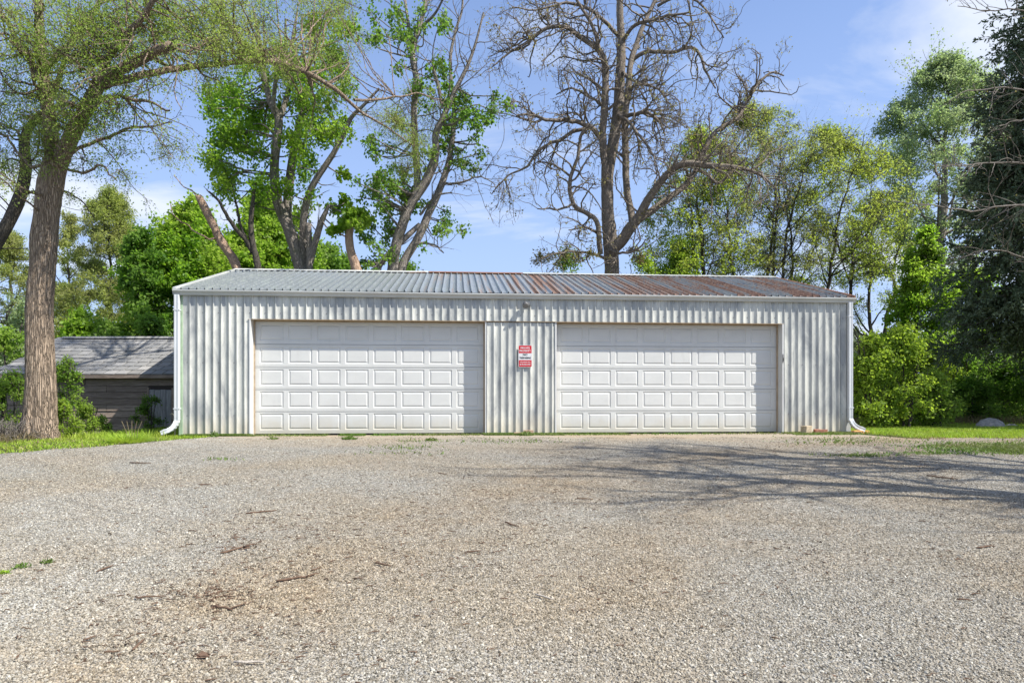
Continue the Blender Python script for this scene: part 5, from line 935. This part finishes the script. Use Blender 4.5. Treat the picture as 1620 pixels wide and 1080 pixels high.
# leafy weed tufts one could point at
def tuft(px, py, rad, h, n, label, mat=WEED, seed=0, broad=0.022, cat='weed'):
    q = ground(px, py) if py > 692 else None
    if q is None: s_ = ws(px); q = np.array([GX+s_*ux+(py-684)*0.05*uy+.1*uy, GY+s_*uy-0.10-(py-684)*0.05, 0]); q[2] = float(gz(q[0], q[1]))
    rr = np.random.default_rng(seed); M = n; a = rr.uniform(0, 6.28, M); rd = rad*np.sqrt(rr.random(M)); p = np.stack([rd*np.cos(a), rd*np.sin(a), h*(1-rd/rad)**0.5*rr.random(M)], 1)
    V, f = leaves(p, broad*2.2, broad, rr, droop=-0.5, up=0.8); root = empty('weed_tuft', tuple(q), 0, label=label, cat=cat); link('leaf_clump', npmesh('leaf_clump', V, f), mat, root)
    B = np.stack([p*0.1, p*0.6, p], 1); V, f = tubes(B[:max(6, M//6)], np.full((max(6, M//6), 3), 0.0022), 3); link('stems', npmesh('stems', V, f), mat, root); return root
tuft(829, 690, 0.14, 0.09, 380, 'bright weed tuft in front of the two tan bricks under the sign', seed=1)
tuft(349, 690, 0.07, 0.15, 110, 'small upright weed growing at the wall foot left of the left door', seed=2)
tuft(553, 695, 0.14, 0.05, 260, 'flat green weed before the middle of the left door', seed=3)
tuft(682, 697, 0.10, 0.05, 180, 'small round weed before the right part of the left door', seed=4)
tuft(432, 695, 0.09, 0.035, 90, 'sparse little weed before the left end of the left door', seed=5)
tuft(79, 889, 0.030, 0.015, 30, 'tiny green weed on the gravel nearest the left edge of the middle row', WEED, 6, 0.012) if False else None
tuft(75, 890, 0.045, 0.02, 50, 'tiny yellow green weed on the open gravel at the far left', WEED, 7, 0.014)
tuft(33, 899, 0.05, 0.02, 50, 'tiny dark green weed left of the yellow green one on the gravel', WEED, 8, 0.014)
tuft(7, 908, 0.04, 0.02, 40, 'tiny green weed cut by the left edge of the gravel', GRASS, 9, 0.014)
# grass tussock with straw stalks before the shed
q = ground(205, 700); rr = np.random.default_rng(5); root = empty('grass_tussock', tuple(q), 0, label='bright grass tussock with straw stalks near the left downspout', cat='grass tussock')
n = 700; a = rr.uniform(0, 6.28, n); rd = 0.28*np.sqrt(rr.random(n)); b0 = np.stack([rd*np.cos(a), rd*np.sin(a), 0*a], 1); tip = b0*1.8+np.array([0, 0, 1])*rr.uniform(0.05, 0.17, (n, 1)); s = np.stack([-np.sin(a), np.cos(a), 0*a], 1)*0.006; V = np.stack([b0-s, b0+s, tip+s*.2, tip-s*.2], 1).reshape(-1, 3); link('blades', npmesh('blades', V, np.arange(n*4).reshape(n, 4)), GRASS, root)
B = np.array([[[0.0+i*.03, 0, 0], [-.06+i*.05, 0, .2], [-.14+i*.09, 0, .38]] for i in range(5)]); V, f = tubes(B, np.full((5, 3), .005), 4); link('stalks', npmesh('stalks', V, f), DRYGRASS, root)
for i, (px, py, s1_) in enumerate(((274, 655, .10), (273, 672, .06))): # curled bleached seed stalks beside the downspout
    Y_ = 13.95; b0 = at(px+3, 690, Y_); b0[2] = 0; c = at(px, py, Y_); P = [b0, (b0+c)/2+np.array([.03, 0, 0]), c+np.array([.02, 0, -.02]), c+np.array([-.03, 0, .02]), c+np.array([-.07, 0, -.01])]; MB().tube(P, [.006, .006, .008, .010, .006], 6).obj('dry_stalk', m_flat('straw', (.6, .52, .36), .8), loc=(0, 0, 0)); o = C.objects[-1]
    o = [k for k in C.objects if k.name.startswith('dry_stalk')][-1]; tag(o, ('higher' if i == 0 else 'lower')+' curled straw stalk against the shed door beside the left downspout', 'dry stalk')
# sticks on the gravel: (px, py, length px, slope px down per px across)
sticks = [(371, 872, 46, -.28, 'long dark stick with a broken fork on the tan gravel left of centre'), (466, 918, 56, -.16, 'straight dark stick right of the leaf litter in the left foreground'), (233, 948, 40, -.05, 'thin dark stick left of the leaf litter in the left foreground'), (413, 812, 48, -.10, 'thin bent twig on the pale gravel below the left door'), (352, 965, 34, .22, 'dark twig just right of the leaf litter cluster'), (177, 1036, 26, -.1, 'short stout stick near the bottom left'), (142, 1014, 22, -.3, 'small curved bark piece near the bottom left'), (220, 1023, 20, -.9, 'short steep twig right of the stout stick'), (320, 1042, 22, .15, 'broad dark bark chip near the bottom centre left'), (395, 1052, 50, .0, 'long pale thin twig near the bottom left of centre'), (324, 768, 20, .0, 'short grey stick below the left end of the left door'), (606, 896, 26, .2, 'short dark curved twig left of centre'), (750, 875, 24, -.05, 'twig lying alone on the gravel in the middle'), (810, 832, 22, .3, 'dark twig on the tan gravel above the middle'), (1490, 757, 50, .12, 'long reddish stick lying in the branch shadow at the right'), (1560, 868, 28, -.1, 'reddish twig on the right gravel'), (1526, 952, 24, .05, 'dark twig on the right gravel above the bottom corner'), (862, 948, 30, .25, 'bleached white stick fallen on the gravel right of centre'), (925, 791, 26, .05, 'thin twig just below the branch shadow in the middle'), (700, 751, 14, .1, 'small dark stick right below the dark patch of the left door'), (1230, 871, 12, .1, 'tiny dark chip on the gravel at the right'), (167, 902, 26, -.4, 'thin twig on the pale gravel left'), (500, 903, 16, -.35, 'small twig at the end of the straight dark stick'), (360, 946, 16, .1, 'short thick twig in the leaf litter'), (222, 734, 34, .02, 'brown twig on the gravel strip near the grass at the left')]
for i, (px, py, ln_, sl_, lab) in enumerate(sticks):
    a = Vector(ground(px-ln_/2, py-sl_*ln_/2)); b = Vector(ground(px+ln_/2, py+sl_*ln_/2)); c = (a+b)/2; rr = random.Random(i); L0 = (b-a).length; rad = min(0.009, 0.0038+L0*0.02)
    n = 6; pts = []
    for k in range(n): t_ = k/(n-1); q = a.lerp(b, t_)-c; q += Vector((0, rr.uniform(-.05, .05)*L0, 0.016+rr.uniform(0, .006))); pts.append(q)
    m = MB().tube(pts, [rad*v_ for v_ in (.7, 1, .95, .85, .7, .4)], 6)
    if i in (0, 1, 4, 14): e_ = pts[4]; m.tube([e_, e_+Vector((.05, .05, .01)), e_+Vector((.08, .11, .0))], [rad*.7, rad*.6, rad*.2], 5)
    if i == 0: e_ = pts[4]; m.tube([e_, e_+Vector((.07, -.06, .01)), e_+Vector((.02, -.12, .0))], [rad*.9, rad*.7, rad*.3], 5)
    if i == 8: m.add([(-.03, -.02, .012), (.03, -.03, .02), (.035, .03, .012), (-.02, .04, .03)], [(0, 1, 2, 3)])
    o = m.obj('stick', BLEACHED if i == 17 or i == 9 else STICK, loc=c, smooth=True); tag(o, lab, 'stick', 'sticks fallen on the gravel')
# fine litter, nobody could count it
spots = [(330, 945, 40, 10, 70), (395, 900, 60, 18, 60), (370, 860, 30, 8, 26), (450, 830, 80, 20, 50), (300, 1010, 120, 40, 90), (620, 880, 120, 40, 90), (800, 800, 160, 20, 90), (150, 900, 120, 60, 70), (560, 760, 200, 15, 60), (1200, 800, 300, 50, 110), (1150, 950, 350, 90, 80), (1490, 730, 60, 12, 60), (900, 720, 250, 12, 110), (1280, 704, 80, 5, 60), (500, 1000, 200, 50, 60), (780, 850, 300, 60, 110)]
P = []; 
for (px, py, a_, b_, n) in spots:
    for _ in range(int(n*1.5)):
        x_ = random.gauss(px, a_); y_ = max(700, random.gauss(py, b_)); g = ground(x_, y_); l_ = random.uniform(.006, .026)*(1+random.random()**6); an = random.gauss(0, .8); P.append([g+[-l_*math.cos(an), -l_*math.sin(an), .013], g+[random.uniform(-.01, .01), random.uniform(-.01, .01), .018], g+[l_*math.cos(an), l_*math.sin(an), .013]])
P = np.array(P); V, f = tubes(P, np.random.default_rng(3).uniform(.0014, .0042, (len(P), 1))*np.array([[1, 1, .5]]), 4)
k = np.random.default_rng(4); LP = P[k.choice(len(P), 520), 1]+k.standard_normal((520, 3))*[.04, .04, 0]+[0, 0, .004]; V2, f2 = leaves(LP, .026, .014, k, droop=0, up=3.0)
tag(link('ground_litter', npmesh('ground_litter', np.concatenate([V, V2]), np.concatenate([f, f2+len(V)])), STICK), 'tiny brown twigs and dead leaf bits strewn over the gravel', 'litter', kind='stuff')

# boulder on the lawn edge and stones beside it
def boulder(px, py, Y_, w, h, label, seed):
    import bmesh
    g = at(px, py, Y_); g[2] = float(gz(g[0], g[1])); bm = bmesh.new(); bmesh.ops.create_icosphere(bm, subdivisions=4, radius=1); rr = np.random.default_rng(seed); D = unit(rr.standard_normal((9, 3))); off = rr.uniform(.62, .95, 9)
    for v in bm.verts:
        p = np.array(v.co); s_ = 1.0
        for d, o_ in zip(D, off):
            q = p@d
            if q > o_: s_ = min(s_, o_/q)
        p = p*(s_*0.9+0.1)*(1+0.05*math.sin(p[0]*7+1)*math.sin(p[1]*9+p[2]*6)+0.03*math.sin(p[0]*19+p[2]*13)*math.sin(p[1]*17)); v.co = (p[0]*w/2, p[1]*w*0.36, max(-.3, p[2])*h)
    me = bpy.data.meshes.new('boulder'); bm.to_mesh(me); bm.free(); me.polygons.foreach_set('use_smooth', np.ones(len(me.polygons), bool)); o = link('boulder', me, ROCK, None, tuple(g)); tag(o, label, 'boulder')
boulder(1566, 673, 17.6, 0.74, 0.25, 'rounded grey boulder on the back edge of the lawn under the spruce', 5)
boulder(1600, 672, 17.9, 0.35, 0.09, 'small grey stone just right of the rounded boulder', 6)
# far woods beyond everything
r = np.random.default_rng(400); n = 90000; a = r.uniform(0, 1, n); px_ = -500+2700*a; Yf = r.uniform(85, 125, n); X = (px_-CX)*Yf/F; Hh = 6.5+2.2*np.sin(px_*0.011)+1.5*np.sin(px_*0.037+1)+0.9*np.sin(px_*.09)
Z = r.uniform(0, 1, n)**0.75*Hh; V, f = leaves(np.stack([X, Yf, Z], 1), 0.9, 0.6, r, up=0.3); o = link('distant_woods', npmesh('distant_woods', V, f), m_leaf('far_leaf', (.07, .10, .04), (.12, .16, .07), (.10, .12, .08), .3)); tag(o, 'low far line of hazy green woods behind all the trees', 'woods', kind='stuff')
print('objects', len(C.objects), 'tris', sum(sum(len(p.vertices)-2 for p in o.data.polygons) if len(o.data.polygons) < 5000 else int(len(o.data.polygons)*2) for o in C.objects if o.type == 'MESH'))
